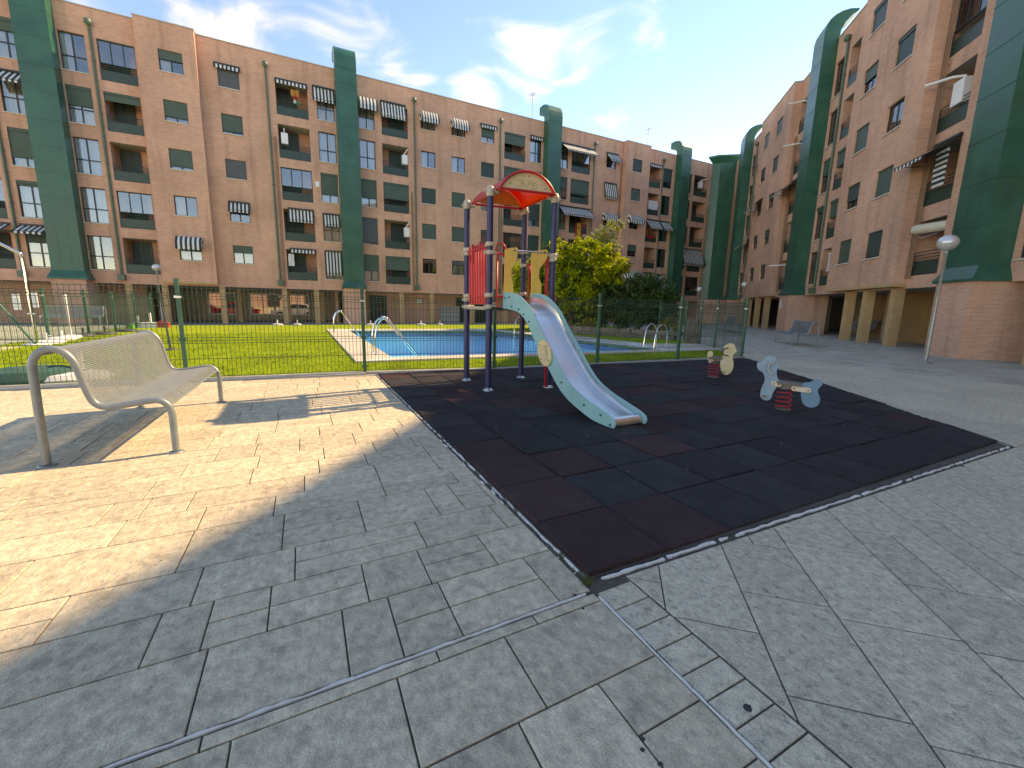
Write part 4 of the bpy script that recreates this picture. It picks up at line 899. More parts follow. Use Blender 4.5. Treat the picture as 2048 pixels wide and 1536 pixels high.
# red frames beside the slide mouth and at the back right
def hoop(pts, r=.017, name='guard_rail'): b = MB(); b.tube(pts, r, 8); return b.build(name, 'play_red', TW)
yq = lambda x: yy(x, 6.25)
for (x0, x1, z0, z1) in ((2.90, 3.05, 1.42, 2.36), (3.56, 3.80, 1.5, 2.26)):
    hoop([(x0, yq(x0), z0), (x0, yq(x0), z1), (x1, yq(x1), z1), (x1, yq(x1), z0), (x0, yq(x0), z0)])
hoop([(*PB_, 2.30), (3.02, yq(3.02), 2.28)], .02); hoop([(2.86, yq(2.86), 1.6), (3.05, yq(3.05), 1.6)], .012)
hoop([(2.87, 6.24, 2.34), (2.90, 6.22, 2.44), (2.96, 6.20, 2.46), (3.02, 6.19, 2.40), (3.03, 6.19, 2.30)], .017)
hoop([(*PC_, 2.22), (*PD, 2.24)], .018); hoop([(*PC_, 1.55), (*PD, 1.55)], .016)
for t in (.2, .5, .8):
    c = Vector((*PC_, 0)).lerp(Vector((*PD, 0)), t); hoop([c + Vector((0, 0, 1.55)), c + Vector((0, 0, 2.22))], .014)
hoop([(3.88, 6.9, 2.2), (3.95, 6.55, 1.5), (4.0, 6.4, .9)], .016); hoop([(3.93, 6.25, 2.2), (4.02, 6.2, 1.55), (4.06, 6.15, .9), (4.10, 6.1, .03)], .016, 'climbing_bar'); hoop([(3.62, 6.05, 1.36), (3.72, 6.0, .7), (3.83, 6.1, .03)], .02, 'strut')
# slide
SK = .29 / 2.55
def sx_(x0, y): return x0 + SK * (6.2 - y)
top = [(6.16, 1.66), (5.90, 1.645), (5.74, 1.61), (5.60, 1.55), (5.36, 1.38), (5.14, 1.12), (4.90, .86), (4.66, .59), (4.46, .42), (4.20, .30), (3.94, .22), (3.76, .165), (3.67, .125), (3.635, .07), (3.66, .018)]
bot = [(3.72, .016), (3.95, .03), (4.14, .075), (4.46, .195), (4.68, .335), (4.93, .58), (5.22, .885), (5.44, 1.155), (5.58, 1.285), (5.76, 1.365), (6.05, 1.40), (6.16, 1.40)]
topc = [tuple(v) for v in bez(top, 4)]; botc = [tuple(v) for v in bez(bot, 4)]
slide = bpy.data.objects.new('slide', None); C.objects.link(slide); slide.parent = TW; slide.empty_display_size = .1
for x0 in (2.98, 3.485):
    b = MB(); b.prism(topc + botc, lambda y, z, d: (sx_(x0, y) + d, y, z), 0, .020, 0)
    sp = b.build('side_panel', 'slide_teal', slide)
    b = MB(); b.tube([(sx_(x0, y) + .010, y, z) for y, z in topc], .0115, 8); b.build('panel_edge', 'slide_teal', slide)
def trough_z(y):
    def f(cv, y):
        for (a, c) in zip(cv[:-1], cv[1:]):
            if min(a[0], c[0]) - 1e-6 <= y <= max(a[0], c[0]) + 1e-6 and abs(a[0] - c[0]) > 1e-6: return a[1] + (c[1] - a[1]) * (y - a[0]) / (c[0] - a[0])
        return cv[0][1]
    return f(topc, y), f(botc, y)
b = MB(); prof = []
ys = [6.16 - k * (6.16 - 3.80) / 48 for k in range(49)]
for y in ys:
    t_, b_ = trough_z(y); prof.append((y, b_ + (t_ - b_) * (.30 if y > 5.5 else .38)))
prof[0] = (6.16, 1.43)
prof = [(y, z) for y, z in prof] + [(3.74, .128), (3.70, .112), (3.675, .08), (3.672, .03)]
cs = [(.020, .115), (.024, .045), (.055, .008), (.12, 0), (.26, -.003), (.40, 0), (.465, .008), (.496, .045), (.503, .115)]
vs = []; m = len(cs)
for i, (y, z) in enumerate(prof):
    k = 1.0 if y > 4.3 else max(0.0, (y - 3.70) / .6)
    for (x, dz) in cs: vs.append((sx_(2.98, y) + x, y, z + dz * k))
b.add(vs, [(i * m + j, i * m + j + 1, (i + 1) * m + j + 1, (i + 1) * m + j) for i in range(len(prof) - 1) for j in range(m - 1)], 0, True)
b.build('chute', 'steel', slide)
for x0, off in ((2.98, -.006), (3.485, .026)):
    for (y, z) in ((5.90, 1.44), (5.70, 1.40), (5.56, 1.33), (5.42, 1.22), (4.62, .42), (4.16, .20), (3.86, .135), (3.70, .05), (6.10, 1.58), (5.98, 1.585)):
        b = MB(); b.sphere((sx_(x0, y) + off, y, z), .016, 10, 6); b.build('bolt', 'bolt_green', slide)
b = MB(); n = 24; b.prism([(5.00 + .165 * math.cos(6.283 * k / n) * .95, .79 + .19 * math.sin(6.283 * k / n)) for k in range(n)], lambda y, z, d: (sx_(2.98, y) + d, y + (z - .79) * .25, z), -.022, -.004); disc = b.build('medallion', 'panel_cream', slide)
for r_ in (.05, .09):
    b = MB(); b.tube([(sx_(2.98, 5.0) - .024, 5.0 + r_ * math.cos(6.283 * k / 14) + r_ * .25 * math.sin(6.283 * k / 14), .79 + r_ * 1.1 * math.sin(6.283 * k / 14)) for k in range(14)], .003, 5, closed=True); b.build('medallion_groove', 'scribble', slide)
for a in (45, 135, 225, 315):
    b = MB(); y, z = 5.0 + .125 * math.cos(R(a)), .79 + .145 * math.sin(R(a)); b.sphere((sx_(2.98, y) - .024, y + (z - .79) * .25, z), .009, 8, 6); b.build('bolt', 'black_plastic', slide)
# yellow hand panels and grab bar over the slide mouth
pl = [(3.00, 2.34), (3.06, 2.375), (3.20, 2.40), (3.225, 2.38), (3.215, 2.25), (3.17, 2.13), (3.115, 2.04), (3.115, 1.94), (3.15, 1.84), (3.16, 1.63), (3.14, 1.605), (3.01, 1.605), (2.995, 1.63)]
pr = [(3.475, 2.34), (3.60, 2.375), (3.74, 2.40), (3.765, 2.38), (3.752, 2.25), (3.68, 2.15), (3.625, 2.07), (3.615, 1.94), (3.65, 1.86), (3.67, 1.80), (3.665, 1.60), (3.485, 1.60)]
for k, poly in enumerate((pl, pr)):
    b = MB(); b.prism(poly, lambda x, z, d: (x, 6.14 - (x - 3.2) * .1 + d, z), -.010, .010); hp = b.build('hand_panel', 'panel_cream' if k == 0 else 'panel_yellow', TW)
    if k == 0: hp.data.materials.clear(); hp.data.materials.append(MATS['panel_yellow'])
    for (x, z) in ((poly[2][0] - .035, 2.35), (poly[-2][0] + .03, 1.64), (poly[-3][0] - .03, 1.64)):
        b = MB(); b.sphere((x, 6.125 - (x - 3.2) * .1, z), .015, 8, 6); b.build('bolt', 'black_plastic', hp)
b = MB(); b.tube([(3.18, 6.14, 2.345), (3.74, 6.08, 2.34)], .015, 8); b.build('grab_bar', 'steel', TW)

# ------------------------------------------------------------------ spring riders
mat('spring_red', (0.42, 0.02, 0.03), 0.4, var=0.1); mat('rider_blue', (0.19, 0.31, 0.38), 0.55, var=0.12, vscale=9, stain=((0.11, 0.20, 0.26), 6, .5, .8, .5)); mat('rider_blue_dark', (0.085, 0.22, 0.32), 0.5, var=0.1)
mat('rider_cream', (0.62, 0.50, 0.29), 0.55, var=0.1, vscale=8, stain=((0.45, 0.33, 0.16), 10, .56, .8, .5)); mat('plate_cream', (0.62, 0.52, 0.38), 0.5, var=0.1); mat('seat_grey', (0.16, 0.135, 0.11), 0.8, var=0.3, vscale=14); mat('brass', (0.35, 0.24, 0.12), 0.5, metal=.4)
def rider(label, base, Zf, head, tail, hm, tm, seat, plates, spring, discs, handle, peg):
    """side-on rider: outlines are read off in the upright plane through its spring"""
    g = gnd(*base); d = Vector((g.x, g.y, 0)).normalized(); right = Vector((d.y, -d.x, 0)); o = thing('spring_rider', label, 'spring rider', (g.x, g.y, 0), math.atan2(right.y, right.x), 'spring riders on the rubber mat')
    def q(x, y):
        p = onplane(1380 + x / 6.827, 660 + y / 6.827, (g.x, g.y), (d.x, d.y)); r = Vector((p.x - g.x, p.y - g.y, 0)); return (r.dot(right), p.z)
    for nm, poly, m, dy in (('head_panel', head, hm, -.03), ('tail_panel', tail, tm, -.03)):
        pts = [tuple(v) for v in bez([q(*p) for p in poly] + [q(*poly[0])], 3)][:-1]
        b = MB(); b.prism(pts, lambda a, c, e: (a, e + dy, c), -.012, .012); hp = b.build(nm, m, o)
    for (p0, p1, wz) in plates:
        a, c = q(*p0), q(*p1); b = MB(); n = 8
        dx, dz = c[0] - a[0], c[1] - a[1]; l = math.hypot(dx, dz); tx, tz = dx / l, dz / l; pts = []
        for k in range(n + 1): an = R(90 + 180 * k / n); pts.append((a[0] + wz * (tx * math.cos(an) - tz * math.sin(an)), a[1] + wz * (tz * math.cos(an) + tx * math.sin(an))))
        for k in range(n + 1): an = R(-90 + 180 * k / n); pts.append((c[0] + wz * (tx * math.cos(an) - tz * math.sin(an)), c[1] + wz * (tz * math.cos(an) + tx * math.sin(an))))
        b.prism(pts, lambda x, z, e: (x, e, z), -.062, -.044); pp = b.build('plate', 'plate_cream', o)
        for e in (a, c): b = MB(); b.sphere((e[0], -.064, e[1]), .012, 8, 6); b.build('bolt', 'brass', o)
    (s0, s1, th) = seat; a, c = q(*s0), q(*s1); b = MB(); b.obox(((a[0] + c[0]) / 2, .03, (a[1] + c[1]) / 2), ((c[0] - a[0]) / 2, 0, (c[1] - a[1]) / 2), (0, .12, 0), (0, 0, th)); b.obox(((a[0] + c[0]) / 2, -.035, (a[1] + c[1]) / 2 - th - .022), ((c[0] - a[0]) / 2 * .96, 0, (c[1] - a[1]) / 2), (0, .012, 0), (0, 0, .03)); b.build('seat', 'seat_grey', o)
    x, z0, z1, rad_, turns = spring; b = MB(); pts = []
    cx, zt = q(x, z0); _, zb2 = q(x, z1); zb2 = max(zb2, .03)
    for k in range(int(turns * 20) + 1): t = k / (turns * 20); an = 6.283 * t * turns; pts.append((cx + rad_ * math.cos(an), .02 + rad_ * math.sin(an), zb2 + (zt - zb2) * t))
    b.tube(pts, .011, 8); b.build('spring', 'spring_red', o)
    b = MB(); b.lathe([(rad_ * 1.05, .018), (rad_ * 1.05, .028), (.02, .03)], 16, (cx, .02, 0)); b.build('spring_plate', 'seat_grey', o); b = MB(); b.lathe([(rad_ * .9, 0), (rad_ * .9, .012), (.02, .014)], 16, (cx, .02, zt)); b.build('spring_plate', 'seat_grey', o)
    for (p, r_, m) in discs:
        a = q(*p); b = MB(); n = 20; b.prism([(a[0] + r_ * math.cos(6.283 * k / n), a[1] + r_ * math.sin(6.283 * k / n)) for k in range(n)], lambda x, z, e: (x, e, z), -.056, -.043); b.build('disc', m, o)
    hp = [q(*p) for p in handle[0]]; b = MB(); pts = [(hp[0][0], -.04, hp[0][1])] + [(x, -.085, z) for x, z in hp] + [(hp[-1][0], -.04, hp[-1][1])]; b.tube(bez(pts, 4), .011, 8); b.build('handle', handle[1], o)
    a = q(*peg); b = MB(); b.tube([(a[0], -.16, a[1]), (a[0], .11, a[1])], .014, 8); b.lathe([(.024, 0), (.024, .02)], 10, (a[0], -.05, a[1] - .01)); b.build('foot_peg', 'brass', o)
rider('blue spring rider with a crested head and red coil, nearer of the two', (1570, 822), 0,
      [(918, 445), (960, 430), (1000, 415), (1030, 370), (1090, 345), (1150, 360), (1190, 410), (1205, 480), (1185, 570), (1195, 650), (1215, 700), (1185, 770), (1135, 850), (1110, 925), (1060, 955), (1005, 945), (965, 905), (965, 840), (985, 770), (1022, 690), (1015, 615), (985, 565), (945, 545), (920, 505)],
      [(1510, 750), (1560, 715), (1640, 708), (1690, 682), (1760, 678), (1812, 705), (1795, 755), (1758, 790), (1745, 840), (1772, 920), (1765, 985), (1725, 1035), (1660, 1052), (1600, 1040), (1545, 1000), (1520, 930), (1512, 850)],
      'rider_blue', 'rider_blue_dark', ((1190, 705), (1530, 755), .016), [((1145, 722), (1215, 738), .032), ((1420, 790), (1615, 815), .035)], (1300, 800, 1125, .095, 4.5), [], ([(1150, 430), (1095, 455), (1075, 500), (1085, 570), (1135, 595)], 'clamp_beige'), (1015, 895))
rider('cream duck spring rider with a red coil, farther one near the pool fence', (1427, 756), 0,
      [(475, 215), (515, 190), (560, 180), (605, 200), (625, 250), (642, 290), (605, 318), (582, 370), (592, 430), (590, 510), (560, 572), (510, 605), (460, 600), (430, 560), (415, 500), (412, 440), (430, 380), (450, 345), (455, 300), (455, 250)],
      [(238, 330), (250, 295), (285, 283), (310, 300), (312, 340), (295, 365), (272, 380), (272, 405), (290, 430), (275, 445), (250, 420), (240, 380)],
      'rider_cream', 'rider_cream', ((255, 375), (445, 385), .022), [((280, 405), (300, 412), .026)], (330, 455, 662, .105, 4.5), [((458, 436), .062, 'plate_cream')], ([(515, 240), (465, 255), (445, 300), (460, 335), (515, 345)], 'black_plastic'), (460, 568))

# ------------------------------------------------------------------ benches of steel tube and rods
mat('bench_grey', (0.20, 0.24, 0.255), 0.42, metal=0.25, var=0.1, vscale=9)
def bench_mesh():
    out_ = [(-2.05, .02), (-2.045, .45), (-2.037, .84), (-2.03, .91), (-2.005, .965), (-1.955, 1.008), (-1.90, 1.02), (-1.845, 1.0), (-1.80, .952), (-1.766, .872), (-1.74, .743), (-1.712, .616), (-1.674, .525), (-1.60, .488), (-1.517, .492), (-1.40, .508), (-1.284, .522), (-1.222, .515), (-1.17, .468), (-1.149, .394), (-1.146, .298), (-1.148, .02)]
    return [(x + 1.6, z) for x, z in out_]
BP = bench_mesh()
def make_bench(label):
    o = thing('bench', label, 'bench', (0, 0, 0), 0, 'grey metal benches')
    for y in (-1.1, 1.1):
        b = MB(); cv = [(v.x, y, v.y) for v in bez(BP, 4)]; b.tube(cv, .030, 12); s = b.build('side_frame', 'bench_grey', o)
        for x in (BP[0][0], BP[-1][0]): b = MB(); b.lathe([(.062, .001), (.062, .009), (.034, .012)], 14, (x, y, 0)); b.build('foot', 'bench_grey', s)
    # rods: from behind the top roll down the back and over the seat to the front edge
    cv = bez(BP[4:19], 12); L_ = [0]
    for p, q in zip(cv[:-1], cv[1:]): L_.append(L_[-1] + (q - p).length)
    b = MB(); n = int(L_[-1] / .0165); j = 0
    for k in range(n + 1):
        s = k * L_[-1] / n
        while j < len(L_) - 2 and L_[j + 1] < s: j += 1
        t = (s - L_[j]) / max(1e-6, L_[j + 1] - L_[j]); p = cv[j].lerp(cv[j + 1], t)
        b.tube([(p.x, -1.085, p.y), (p.x, 1.085, p.y)], .0072, 6, caps=False)
    for y in (-.55, 0, .55): b.tube([(p.x, y, p.y - .012) for p in cv], .006, 6)
    tag(b.build('seat_rods', 'bench_grey', o), kind='stuff')
    b = MB(); p = cv[-1]; b.tube([(p.x + .006, -1.09, p.y - .004), (p.x + .006, 1.09, p.y - .004)], .014, 8); p = cv[0]; b.tube([(p.x - .004, -1.09, p.y), (p.x - .004, 1.09, p.y)], .012, 8); b.build('seat_edge', 'bench_grey', o)
    return o
bench = make_bench('large grey steel rod bench in the sun at the left'); bench.location = (-1.60, 5.86, 0); bench.rotation_euler = (0, 0, R(-1.0))
for (x, y, rz, lab) in ((19.7, 10.6, R(136), 'grey rod bench standing on the shaded plaza before the right arcade'), (26.3, 18.6, R(138), 'grey rod bench seen through the right pool fence'), (-10.6, 28.9, R(-88), 'pale bench far behind the court fence at the left'), (29.6, 12.4, R(138), 'grey rod bench in the dark under the right arcade')):
    c = copy_tree(bench); c.location = (x, y, 0); c.rotation_euler = (0, 0, rz); c['label'] = lab

# ------------------------------------------------------------------ welded mesh fences
mat('fence_green', (0.018, 0.115, 0.070), 0.4, var=0.15); mat('wire_green', (0.014, 0.060, 0.040), 0.42, spec=.5); mat('bolt_metal', (0.6, 0.6, 0.58), 0.3, metal=.8)
def panel(root, p, q, h, sp, rad_, hz, folds, name='mesh_panel'):
    p, q = Vector((*p, 0)), Vector((*q, 0)); d = q - p; l = d.length; d.normalize(); nn = Vector((d.y, -d.x, 0)); b = MB(); n = int(l / sp)
    zz = [.05]; off = {}
    for f in folds: zz += [f - .05, f, f + .05]; off[f] = .035
    zz = sorted(zz) + [h + .03]
    for k in range(1, n):
        c = p + d * (l * k / n); b.tube([c + nn * (off.get(z, 0)) + Vector((0, 0, z)) for z in zz], rad_, 4, caps=False)
    for z in sorted(set(hz) | {x for f in folds for x in (f - .05, f, f + .05)}):
        o2 = nn * (off.get(z, 0) + .006); b.tube([p + o2 + Vector((0, 0, z)), q + o2 + Vector((0, 0, z))], rad_ * 1.15, 4, caps=False)
    return tag(b.build(name, 'wire_green', root), kind='stuff')
def fpost(root, p, h, s=.03):
    b = MB(); b.box(p[0] - s, p[0] + s, p[1] - s, p[1] + s, -.02, h); b.box(p[0] - s - .004, p[0] + s + .004, p[1] - s - .004, p[1] + s + .004, h, h + .018); o = b.build('post', 'fence_green', root)
    for z in (.14, .74, 1.50): 
        b = MB(); b.box(p[0] - s - .018, p[0] + s + .018, p[1] - s - .012, p[1] + s + .012, z - .022, z + .022); b.sphere((p[0], p[1] - s - .016, z), .012, 8, 6); b.build('clip', 'bolt_metal' if z > 1 else 'fence_green', o)
    return o
FN = thing('mesh_fence', 'green welded mesh fence along the near side of the lawn and pool', 'fence', (0, 0, 0), group='green mesh fences')
for i, p in enumerate(FENCE): fpost(FN, p, 1.80)
for p, q in zip(FENCE[:-1], FENCE[1:]): panel(FN, p, q, 1.66, .0715, .0042, (.05, 1.66, .38, 1.02, 1.34), (.72, 1.52))
FR_ = [(12.36, 8.20), (14.29, 10.58), (15.03, 11.87), (15.60, 13.1), (16.4, 15.4)]
F2 = thing('mesh_fence', 'green mesh fence turning back along the right side of the pool', 'fence', (0, 0, 0), group='green mesh fences')
for p in FR_[1:]: fpost(F2, p, 1.80)
for p, q in zip(FR_[:-1], FR_[1:]): panel(F2, p, q, 1.66, .0715, .0042, (.05, 1.66, .38, 1.02, 1.34), (.72, 1.52))
FL = [(-7.95, 17.6), (-7.87, 19.5), (-7.6, 21.7), (-7.5, 24.0), (-7.45, 26.4), (-7.4, 28.8)]
F3 = thing('mesh_fence', 'green mesh fence between the lawn and the court at the far left', 'fence', (0, 0, 0), group='green mesh fences')
for p in FL[1:]: fpost(F3, p, 1.75, .035)
for p, q in zip(FL[1:-1], FL[2:]): panel(F3, p, q, 1.6, .06, .0045, (.05, 1.6, .3, 1.1), (.7,))
FL2 = [(-7.87, 19.5), (-10.9, 20.4), (-13.9, 21.3), (-17.0, 22.2)]
for p in FL2[1:]: fpost(F3, p, 1.75, .035)
for p, q in zip(FL2[:-1], FL2[1:]): panel(F3, p, q, 1.6, .06, .0045, (.05, 1.6, .3, 1.1), (.7,))
p0, p1 = gnd(74, 691), onplane(-10, 600, (-9.2, 17.6), (0, 1)); b = MB(); b.tube([p0, p1], .035, 8); b.build('brace', 'fence_green', F3)
for (px0, py0, px1, py1) in ((23, 588, 43, 620), (61, 585, 78, 615)):
    a, c = onplane(px0, py0, (-8.6, 19.55), (0.28, 0.96)), onplane(px1, py1, (-8.6, 19.55), (0.28, 0.96)); w = (c - a); b = MB()
    hx = Vector((w.x, w.y, 0)); b.obox((a + c) / 2, hx / 2, Vector((-hx.y, hx.x, 0)).normalized() * .008, (0, 0, w.z / 2)); sg_ = b.build('sign_board', 'white_enamel')
    tag(sg_, 'white notice board on the court fence, %s of the two' % ('left' if px0 < 50 else 'right'), 'sign', 'notice boards on the court fence')
    for k in range(4):
        c2 = (a + c) / 2 + Vector((0, 0, w.z * (.3 - .16 * k))); b = MB(); b.obox(c2 - Vector((-hx.y, hx.x, 0)).normalized() * .010, hx * .32, Vector((-hx.y, hx.x, 0)).normalized() * .002, (0, 0, .012)); b.build('text_line', 'ac_grey', sg_)
# ------------------------------------------------------------------ globe lamps
mat('pole_grey', (0.34, 0.33, 0.30), 0.45, metal=0.4, var=0.15); mat('globe_cap', (0.62, 0.62, 0.63), 0.3, metal=0.45); mat('globe_glass', (0.62, 0.60, 0.55), 0.25, trans=0.3, spec=.5)
def lamp(label, loc, h):
    o = thing('globe_lamp', label, 'street lamp', loc, 0, 'globe lamps of the courtyard'); r = .235
    b = MB(); b.lathe([(.16, 0), (.16, .018), (.055, .022), (.048, .2), (.044, 1.4), (.036, 1.45), (.034, h - .35), (.05, h - .34), (.05, h - .22)], 14); b.build('pole', 'pole_grey', o)
    b = MB(); b.lathe([(r * math.sin(R(a)), h - r * math.cos(R(a)) * .92) for a in range(12, 93, 8)], 24); b.build('globe', 'globe_glass', o)
    b = MB(); b.lathe([(r * 1.015 * math.sin(R(a)) + 1e-5, h - r * math.cos(R(a)) * .94) for a in range(90, 181, 9)], 24); b.lathe([(r * 1.03, h - .012), (r * 1.03, h + .012)], 24); b.build('cap', 'globe_cap', o)
    return o
lamp('globe lamp on a thin pole in front of the right arcade', (16.74, 5.30, 0), 3.47)
g = gnd(1479, 657); lamp('globe lamp before the right wing, seen above the fence corner', (g.x, g.y, 0), 3.45)
g = gnd(1392, 651); lamp('small distant globe lamp by the corner of the two wings', (g.x * .93, g.y * .93, 0), 3.1)
g = gnd(326, 645); lamp('globe lamp behind the lawn before the left wing', (g.x, g.y, -.1), 3.5)

# ------------------------------------------------------------------ pool rails and ladders
mat('chrome', (0.75, 0.76, 0.77), 0.10, metal=1.0)
def rail(b, p0, up, run, end, r=.021):
    """deck foot, up, over and down"""
    b.tube(bez([p0, Vector(p0) + Vector((0, 0, up * .55)), Vector(p0) + Vector((0, 0, up * .9)) + Vector(run) * .25, Vector(p0) + Vector((0, 0, up)) + Vector(run) * .6, Vector(p0) + Vector((0, 0, up * .92)) + Vector(run), end], 5), r, 8)
def rails(label, feet, up, run, ends):
    o = thing('pool_handrail', label, 'handrail', (0, 0, 0), 0, 'steel rails of the pool')
    for f, e in zip(feet, ends):
        b = MB(); rail(b, Vector(f), up, run, Vector(e)); t_ = b.build('tube', 'chrome', o); b = MB(); b.lathe([(.05, 0), (.045, .014), (.025, .018)], 12, f); b.build('flange', 'chrome', t_)
    return o
rails('bright pair of handrails sloping into the near left corner of the pool', [(1.76, 12.2, .05), (1.77, 11.72, .05)], .98, (.42, 0, 0), [(3.3, 12.15, -.5), (3.3, 11.67, -.5)])
rails('pair of handrails at the far left end of the pool', [(1.3, 21.6, .05), (1.3, 21.1, .05)], .98, (.42, 0, 0), [(2.7, 21.6, -.5), (2.7, 21.1, -.5)])
def ladder(label, feet, dirv, dz=-.5):
    o = thing('pool_ladder', label, 'pool ladder', (0, 0, 0), 0, 'steel ladders of the pool'); d = Vector((*dirv, 0))
    for f in feet:
        b = MB(); f = Vector((*f, .05)); b.tube(bez([f, f + Vector((0, 0, .5)), f + d * .12 + Vector((0, 0, .78)), f + d * .32 + Vector((0, 0, .82)), f + d * .52 + Vector((0, 0, .66)), f + d * .62 + Vector((0, 0, .1)), f + d * .64 + Vector((0, 0, -.9))], 5), .021, 8); b.build('rail', 'chrome', o)
    for k in range(3):
        b = MB(); z = -.15 - .25 * k; b.tube([Vector((*feet[0], z)) + d * .64, Vector((*feet[1], z)) + d * .64], .02, 6); b.build('rung', 'chrome', o)
ladder('steel pool ladder at the narrow right end of the pool', [(11.9, 10.75), (12.0, 11.35)], (-1.0, .0)); ladder('steel pool ladder on the far right side of the pool', [(10.75, 18.7), (10.65, 19.3)], (-1.0, -.05))

# ------------------------------------------------------------------ umbrella bases, shower, odds and ends on the lawn edge
mat('base_white', (0.66, 0.65, 0.62), 0.6, var=0.06); mat('base_dark', (0.05, 0.06, 0.06), 0.6); mat('plastic_red', (0.45, 0.05, 0.03), 0.5); mat('plastic_green', (0.06, 0.35, 0.05), 0.5); mat('tarp', (0.025, 0.10, 0.075), 0.7, var=0.2)
def ubase(label, loc, m, r=.30, post=0.0):
    o = thing('umbrella_base', label, 'umbrella base', loc, random.uniform(0, 3), 'umbrella bases beside the lawn'); b = MB(); b.lathe([(r, 0), (r, .05), (r * .85, .09), (r * .3, .11), (.0001, .11)], 20); b.build('foot', m, o)
    b = MB(); b.tube([(0, 0, .10), (0, 0, .33)], .032, 8); b.tube([(-.04, 0, .24), (.10, 0, .24)], .014, 6); b.build('socket', m, o)
    if post: b = MB(); b.tube([(0, 0, .3), (0, 0, post * .4), (0, 0, post * .41), (0, 0, post)], [.022, .022, .035, .04], 8); b.sphere((0, 0, post), .05, 8, 6); b.build('folded_parasol', m, o)
for i, (px, py, m, r, ps, lab) in enumerate([(95, 687, 'base_white', .42, 0, 'white umbrella base beside the shower, nearest of the row'), (125, 680, 'base_white', .40, 0, 'white umbrella base second from the shower'), (143, 676, 'base_white', .3, 1.5, 'white umbrella base carrying a folded white pole'), (168, 673, 'base_dark', .36, 0, 'dark umbrella base behind the folded white pole'), (211, 669, 'base_dark', .38, 0, 'dark umbrella base in the middle of the left row'), (256, 663, 'base_dark', .36, 0, 'dark umbrella base near the green box'), (555, 650.5, 'base_white', .32, 0, 'white umbrella base before the arcade column with the white car behind'), (595, 650.5, 'base_white', .26, 0, 'white umbrella base without post left of the first brick pillar'), (741, 650.5, 'base_white', .32, 0, 'white umbrella base beyond the pool just right of the fence post'), (842, 650.5, 'base_white', .32, 0, 'white umbrella base beyond the pool near its middle'), (880, 650.5, 'base_white', .22, 0, 'small white umbrella base beyond the pool by the letterboxes')]):
    g = gnd(px, py); ubase(lab, (g.x, min(g.y, 29.1), 0.01), m, r, ps)
b = MB(); b.obox((0, 0, .13), (.5, 0, 0), (0, .25, 0), (0, 0, .13)); g = gnd(293, 655)
o = thing('jerry_can_rack', 'white plastic containers on the lawn edge at the left', 'container', (g.x, g.y, 0)); b.build('body', 'base_white', o); b = MB(); b.tube([(-.3, 0, .26), (-.3, 0, .6)], .05, 8); b.tube([(.2, 0, .26), (.2, 0, .75)], .05, 8); b.build('stub', 'base_white', o)
b = MB(); b.obox((0, 0, .13), (.26, 0, 0), (0, .2, 0), (0, 0, .13)); b.tube([(-.2, 0, .25), (-.1, 0, .34), (.1, 0, .34), (.2, 0, .25)], .03, 6); g = gnd(312, 655); b2 = b.build('storage_box', 'plastic_red', None, (g.x + .3, g.y, 0)); tag(b2, 'red plastic box beside the white containers', 'box')
b = MB(); b.obox((0, 0, .11), (.10, 0, 0), (0, .10, 0), (0, 0, .11)); b.tube([(-.07, 0, .22), (0, 0, .28), (.07, 0, .22)], .015, 6); g = gnd(263, 659); tag(b.build('watering_can', 'plastic_green', None, (g.x, g.y, 0)), 'small green plastic container left of the white ones', 'container')
# shower
g = gnd(75, 690); SH = thing('pool_shower', 'outdoor pool shower on a tall bent steel pole at the far left', 'shower', (g.x, g.y, 0))
d = Vector((-g.y, g.x, 0)).normalized(); tp = [Vector((0, 0, 0)), Vector((0, 0, 1.3)), Vector((0, 0, 2.55)), Vector((0, 0, 2.75)) + d * .12, Vector((0, 0, 3.05)) + d * .55, Vector((0, 0, 3.12)) + d * .72, Vector((0, 0, 3.02)) + d * .86, Vector((0, 0, 2.85)) + d * .86]
b = MB(); b.tube(bez(tp, 3), .042, 10); b.build('pole', 'chrome', SH); b = MB(); c = tp[-1]; b.lathe([(.03, .06), (.09, 0), (.085, -.02)], 12, tuple(c)); b.build('shower_head', 'base_white', SH)
b = MB(); b.lathe([(.30, 0), (.30, .04), (.06, .06)], 16); b.build('foot', 'base_white', SH); b = MB(); b.tube([(-.08, -.05, .95), (.1, -.05, .95)], .025, 8); b.build('valve', 'chrome', SH)
# leaning dark pole beyond the fence
g0 = gnd(342, 700); b = MB(); b.tube([g0, g0 + Vector((-.12, .05, 1.6)), g0 + Vector((-.13, .05, 1.75))], [.03, .024, .03], 8); b.lathe([(.16, 0), (.16, .03), (.03, .05)], 12, tuple(g0)); tag(b.build('parasol_pole', 'base_dark'), 'thin dark pole standing on the lawn behind the bench', 'pole')
